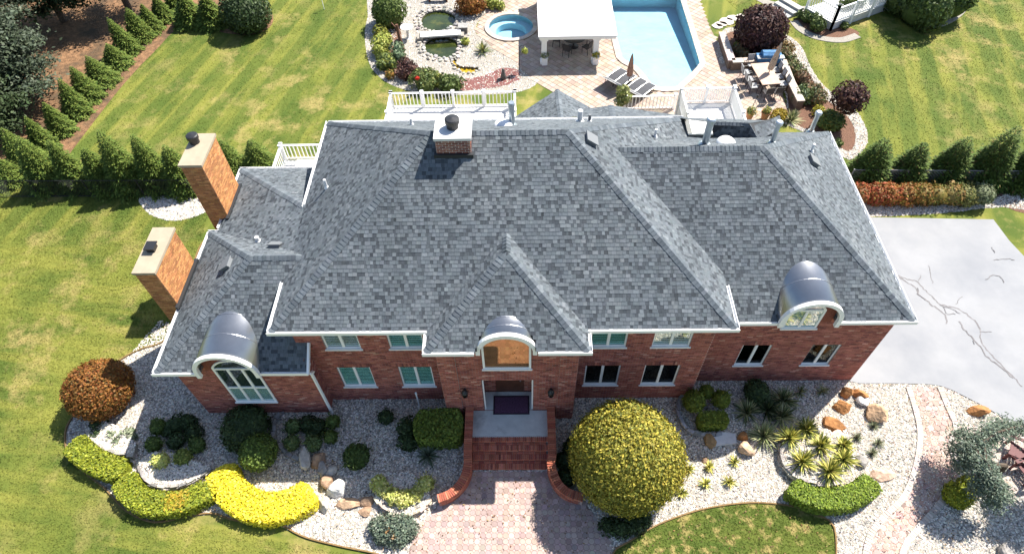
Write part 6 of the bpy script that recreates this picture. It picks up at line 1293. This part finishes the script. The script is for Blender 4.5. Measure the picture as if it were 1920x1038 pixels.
# ================================================================ BACK GARDEN PLANTS
BS = 'shrubs round the ponds'
GRN = [(.10, .145, .04), (.07, .10, .03), (.15, .19, .06)]; YG = [(.32, .35, .07), (.22, .27, .05), (.42, .42, .10)]
ball('round_bush', 'big dark green dome bush at the top left of the pond bed', 'bush', 728, 22, .9, 1.05, BOX, leaf=.08, amp=.08)
for pts, cl, lb in (([(711, 58, .4, .42), (718, 62, .35, .38)], [(.34, .32, .05), (.18, .2, .04)], 'small golden shrub below the dark dome bush'), ([(716, 82, .5, .6), (722, 74, .55, .5), (712, 95, .4, .5)], YG, 'bright lime shrub on the left of the pond bed'), ([(722, 110, .4, .55), (732, 118, .4, .5), (716, 122, .35, .4)], GRN + [(.26, .28, .06)], 'olive green shrub below the lime one'), ([(746, 92, .45, .45), (750, 104, .4, .42)], [(.14, .2, .11), (.2, .26, .15)], 'feathery grey-green shrub beside the wooden post'), ([(762, 122, .5, .5), (770, 130, .5, .5), (758, 136, .4, .45)], [(.10, .045, .04), (.06, .035, .03), (.16, .08, .06)], 'dark wine-red shrub left of the rose bush'), ([(790, 148, .5, .65), (806, 146, .5, .6), (798, 158, .4, .6)], GRN + [(.24, .25, .08)], 'leafy green bush with a red bloom near the railing'), ([(842, 158, .45, .6), (852, 156, .4, .5), (832, 154, .4, .45)], GRN, 'leafy green bush right of the blooming one'), ([(820, 148, .3, .4), (826, 156, .3, .35)], YG, 'lime grassy clump between two green bushes'), ([(880, 6, .7, .8), (872, 12, .5, .6), (892, 8, .5, .6)], RUST + [(.28, .12, .03)], 'rust orange bush above the upper pond'), ([(925, 6, .35, .45), (912, 4, .3, .4), (938, 10, .3, .35)], YG, 'yellow-green shrub at the top of the pond bed'), ([(872, 78, .2, .28)], YG, 'small yellow-green tuft beside the lower pond'), ([(730, 140, .25, .3)], [(.36, .2, .05), (.2, .2, .05)], 'small orange tuft at the railing end of the pond bed')):
    lobes('garden_shrub', lb, 'shrub', pts, cl, leaf=.085, group=BS, dens=1.0)
for (u, v, z) in ((782, 146, 1.05), (842, 141, .8)):
    pass
fl = thing('red_bloom', 'single red rose bloom on the green bush near the railing', 'flower', tuple(G(782, 147, .9))); leaf_obj('petals', [ell_leaves(G(782, 147, .95), (.11, .11, .09), .05, 2, [(.55, .03, .02), (.65, .06, .03)], None, .1)], M_LEAF, fl)
yucca('yucca', 'large green yucca between lower pond and spa', 905, 98, .8, 110, [(.10, .14, .06), (.2, .24, .1), (.36, .34, .12)], z=0)
yucca('yucca', 'big yellow-green yucca behind the right roof', 1482, 228, .85, 140, YUC); lobes('garden_shrub', 'golden shrub left of the yucca behind the right roof', 'shrub', [(1458, 218, .35, .4), (1464, 212, .4, .35)], [(.42, .30, .04), (.28, .22, .04)], leaf=.08)
ball('purple_bush', 'big dark purple round bush in the walled bed by the pool', 'bush', 1427, 54, 1.25, 1.55, PURP, leaf=.10, amp=.05, squash=.85)
tr = thing('purple_plum_tree', 'small round-headed purple tree on a thin stem', 'tree', tuple(G(1577, 222))); cc = G(1595, 184, 1.75); leaf_obj('crown', [ell_leaves(cc, (.95, .95, .85), .09, 1.4, PURP + [(.13, .06, .04)], None, .10, .35), core_piece(ell_core(cc, (.95, .95, .85), .7, 9), PURP)], M_LEAF, tr); b_ = G(1577, 222); MB().tube([b_ + (0, 0, -.05), (b_ + np.array([cc[0], cc[1], 0])) / 2 + (0, 0, .6), cc], [.05, .045, .03], 7).build('trunk', M_BARK, tr)
ball('round_bush', 'low dark green dome beside the purple tree', 'bush', 1558, 226, .35, .72, BOX + [(.22, .2, .04)], leaf=.08, squash=.65)
RB = 'shrubs in the curved rear bed'
MIX = [(.16, .15, .06), (.10, .13, .05), (.24, .15, .08), (.20, .20, .10)]
for pts, cl, lb in (([(1478, 92, .3, .4), (1470, 85, .3, .35)], [(.3, .2, .08), (.18, .14, .06)], 'amber shrub at the top of the curved bed'), ([(1472, 102, .3, .45), (1482, 110, .3, .4)], MIX, 'olive shrub second from the top of the curved bed'), ([(1486, 128, .3, .5), (1496, 136, .3, .45)], GRN + MIX, 'green shrub beside the dining wall top'), ([(1504, 148, .35, .5), (1512, 158, .3, .42)], [(.2, .1, .06), (.12, .1, .05)], 'brown-red shrub halfway down the curved bed'), ([(1506, 172, .35, .5), (1516, 182, .3, .5), (1500, 184, .3, .4)], GRN + [(.2, .26, .16)], 'grey-green shrub near the lower end of the dining wall'), ([(1528, 172, .4, .5), (1534, 184, .4, .5)], MIX + [(.28, .16, .08)], 'bronze shrub right of the grey-green one'), ([(1536, 208, .25, .32)], [(.5, .42, .05), (.3, .28, .05)], 'small yellow shrub above the green dome'), ([(1385, 92, .25, .4), (1395, 100, .25, .38)], [(.16, .16, .08), (.24, .14, .06)], 'low bronze plant inside the walled purple bed'), ([(1384, 84, .35, .25)], [(.45, .42, .12), (.25, .27, .08)], 'small yellow plant inside the walled purple bed'), ([(1440, 108, .25, .35)], GRN, 'green plant beside the blue grill'), ([(1570, 268, .15, .3)], GRN, 'tiny green plant in the reddish mulch'), ([(1512, 34, .3, .4), (1506, 28, .3, .35)], GRN, 'leafy shrub at the garden deck steps'), ([(1534, 46, .45, .5), (1530, 36, .4, .4)], GRN, 'leafy shrub in front of the garden deck railing'), ([(1583, 48, .2, .26)], GRN, 'small shrub right of the garden deck corner')):
    lobes('garden_shrub', lb, 'shrub', pts, cl, leaf=.085, group=RB, dens=1.0)
lobes('tree_shrub', 'pale leafy shrub in front of the loungers', 'shrub', [(1166, 176, 1.0, .36), (1172, 184, .8, .4), (1164, 190, .6, .36), (1168, 168, 1.3, .3)], [(.26, .29, .10), (.18, .22, .07), (.38, .38, .16)], leaf=.09, dens=.8)
for u, v, z, r, lb in ((1700, -12, 1.2, 1.5, 'left'), (1735, 8, 1.3, 1.6, 'middle'), (1782, -4, 1.2, 1.5, 'right')): ball('hedge_mass', f'big dark green shrub in the edged bed at the top right, {lb} one', 'bush', u, v, z, r, [(.07, .11, .03), (.05, .08, .022), (.10, .14, .04)], leaf=.10, amp=.12, group='dark shrubs at the top right')
lobes('deck_plant', 'leafy plant on the white railed garden deck', 'plant', [(1592, 5, .8, .5), (1608, 0, .8, .5)], GRN, leaf=.09)

# ---- small garden objects
M_WOODD = mat('weathered_brown_wood', (.13, .065, .04), .85, var=.3, vscale=6)
q = G(757, 96); bp = thing('wooden_post', 'leaning brown wooden post with branch arms in the pond bed', 'post', tuple(q)); MB().tube([q, q + (-.15, .1, 1.0), q + (-.2, .15, 1.75)], [.13, .10, .09], 8).build('post', M_WOODD, bp); MB().tube([q + (-.18, .12, 1.4), q + (-.55, .3, 1.8)], [.06, .04], 6).build('arm', M_WOODD, bp)
q = G(766, 72); bb = thing('bird_bath', 'pale stone bird bath behind the wooden post', 'bird bath', tuple(q)); MB().lathe(q, [(.22, 0), (.10, .1), (.08, .6), (.2, .68)], 14).build('pedestal', MATS['white_stone'], bb); MB().lathe(q + (0, 0, .681), [(.2, 0), (.42, .1), (.42, .14), (.36, .12), (.05, .06)], 18).build('bowl', MATS['white_stone'], bb)
q = G(944, 148); sf = thing('garden_statue', 'small dark grey animal statue on the reddish mulch', 'statue', tuple(q)); MS = mat('dark_statue', (.09, .085, .08), .7, var=.2); MB().lathe(q, [(.14, 0), (.17, .15), (.13, .38), (.09, .5), (.10, .58), (.08, .68), (.02, .72)], 12).build('body', MS, sf, smooth=True); MB().tube([q + (.1, 0, .06), q + (.35, .12, .05), q + (.62, .3, .05)], [.07, .05, .02], 6).build('tail', MS, sf); MB().tube([q + (-.1, -.05, .03), q + (-.38, -.12, .05)], [.08, .06], 6).build('foot', MS, sf)
q = G(974, 132); hk = thing('plant_hook', 'thin black shepherd hook with a hanging plant by the spa', 'plant hook', tuple(q)); MB().tube([q, q + (0, 0, 1.5), q + (.08, 0, 1.68), q + (.25, 0, 1.7), q + (.33, 0, 1.55)], .018, 5).build('hook', M_BLACK, hk); leaf_obj('hanging_plant', [ell_leaves(q + (.33, 0, 1.35), (.2, .2, .18), .06, 1.5, YG, None, .2)], M_LEAF, hk)
q = G(1402, 226); tl = G(1412, 205); tp = thing('garden_torch', 'thin leaning torch pole beside the terracotta pots', 'torch', tuple(G(1398, 224))); e = G(1398, 224); MB().tube([e, e + (.35, .25, 1.3)], .018, 5).build('pole', M_IRON, tp); MB().lathe(e + (.35, .25, 1.3), [(.05, 0), (.07, .1), (.03, .16)], 8).build('head', M_IRON, tp)
q = G(608, 18); fg = thing('lawn_flag', 'thin white marker stick standing on the far lawn', 'marker', tuple(q)); MB().tube([q, q + (0, 0, 1.1)], .02, 5).build('stick', M_WHITE, fg); MB().box(q[0], q[0] + .22, q[1] - .005, q[1] + .005, .95, 1.1).build('flag', M_WHITE, fg)
q = G(822, 2); bn = thing('garden_bench', 'small dark bench at the top of the pond bed', 'bench', tuple(q)); MB().box(q[0] - .7, q[0] + .7, q[1] - .22, q[1] + .22, .40, .45).build('seat', M_WOODD, bn); MB().box(q[0] - .7, q[0] + .7, q[1] + .2, q[1] + .25, .5, .9).build('backrest', M_WOODD, bn)
for s in (-1, 1): MB().box(q[0] + s * .6 - .05, q[0] + s * .6 + .05, q[1] - .2, q[1] + .249, 0, .399).build('leg', M_WOODD, bn)
# slatted garden chairs at the right edge
M_RED = mat('dark_red_wood', (.115, .035, .035), .6, var=.15)
def fan_chair(label, c, rz):
    t = thing('slatted_chair', label, 'chair', (0, 0, 0), 'dark red slatted garden chairs')
    for k in range(5): y = -.25 + k * .11; MB().box(-.27, .27, y, y + .095, .36 - .03 * k, .385 - .03 * k).build('seat_slat', M_RED, t, world=False)
    for k in range(7):
        a = (k - 3) * .085; x0 = (k - 3) * .075; h = .88 - .03 * abs(k - 3) ** 1.4; p = np.array([x0, .3, .24]); d = np.array([math.sin(a), .38, 1.0]); d /= np.linalg.norm(d); MB().bar(p, p + d * h, .07, .022, (0, 1, -.38)).build('back_slat', M_RED, t, world=False)
    for s in (-1, 1): MB().box(s * .38 - .07, s * .38 + .07, -.38, .42, .56, .585).build('armrest', M_RED, t, world=False); MB().box(s * .34 - .03, s * .34 + .03, -.32, -.22, 0, .559).build('leg', M_RED, t, world=False); MB().bar((s * .3, -.3, .33), (s * .3, .62, .05), .03, .1).build('rail', M_RED, t, world=False)
    t.location = (c[0], c[1], .012); t.rotation_euler = (0, 0, rz)
fan_chair('dark red slatted garden chair under the weeping conifer, upper one', G(1897, 852), math.radians(-120)); fan_chair('dark red slatted garden chair cut by the picture edge, lower one', G(1918, 890), math.radians(-75))
# hose bib post and small fixtures at the front wall
q = G(787, 762); fx = thing('garden_stake', 'thin white pipe stake behind the block hedge', 'stake', tuple(q)); MB().tube([q, q + (0, 0, 1.1)], .03, 6).build('pipe', M_WHITE, fx); MB().lathe(q + (0, 0, 1.1), [(.045, 0), (.045, .06)], 8).build('cap', M_WHITE, fx)
for nm_, pl_, n_, z_, lb_ in (('pebbles', WB + G2([(385, 872), (330, 850), (285, 848)], .2), 2200, .27, 'pale pebbles on the ball shrub terrace'), ('pebbles', WE + G2([(1604, 872), (1596, 838), (1548, 806), (1500, 800)], .2), 3200, .32, 'pale pebbles on the yellow yucca terrace'), ('pebbles', WD_ + G2([(800, 905), (770, 885), (725, 885), (706, 905)], .2), 1600, .24, 'pale pebbles on the lime shrub terrace'), ('pebbles', WA + G2([(255, 830), (225, 800), (175, 785)], .2), 1600, .24, 'pale pebbles on the wedge terrace')):
    pebbles(nm_, pl_, n_, .042, lb_, PEB, PW).location.z = z_
# dry leaves blown over the front beds, lawn edge and walk
def leaf_litter(label, poly, n, z):
    q = sample_poly(poly, n, [HOUSE]); P = np.c_[q, np.full(n, z) + .02 * RNG.random(n)]
    leaf_obj('fallen_leaves', [(leaves_arr(P, np.tile([0, 0, 1.0], (n, 1)), .035, .55, .45), palette(n, [(.26, .15, .06), (.18, .10, .045), (.34, .24, .09), (.12, .07, .04)], None, .15))], M_LEAF, None); o = bpy.data.objects[[x.name for x in bpy.data.objects if x.name.startswith('fallen_leaves')][-1]]; tag(o, label, 'leaves', kind='stuff')
leaf_litter('dry brown leaves scattered over the front pebble beds', GV, 1500, .05)
leaf_litter('dry brown leaves on the front walk', WALKF, 120, .03)
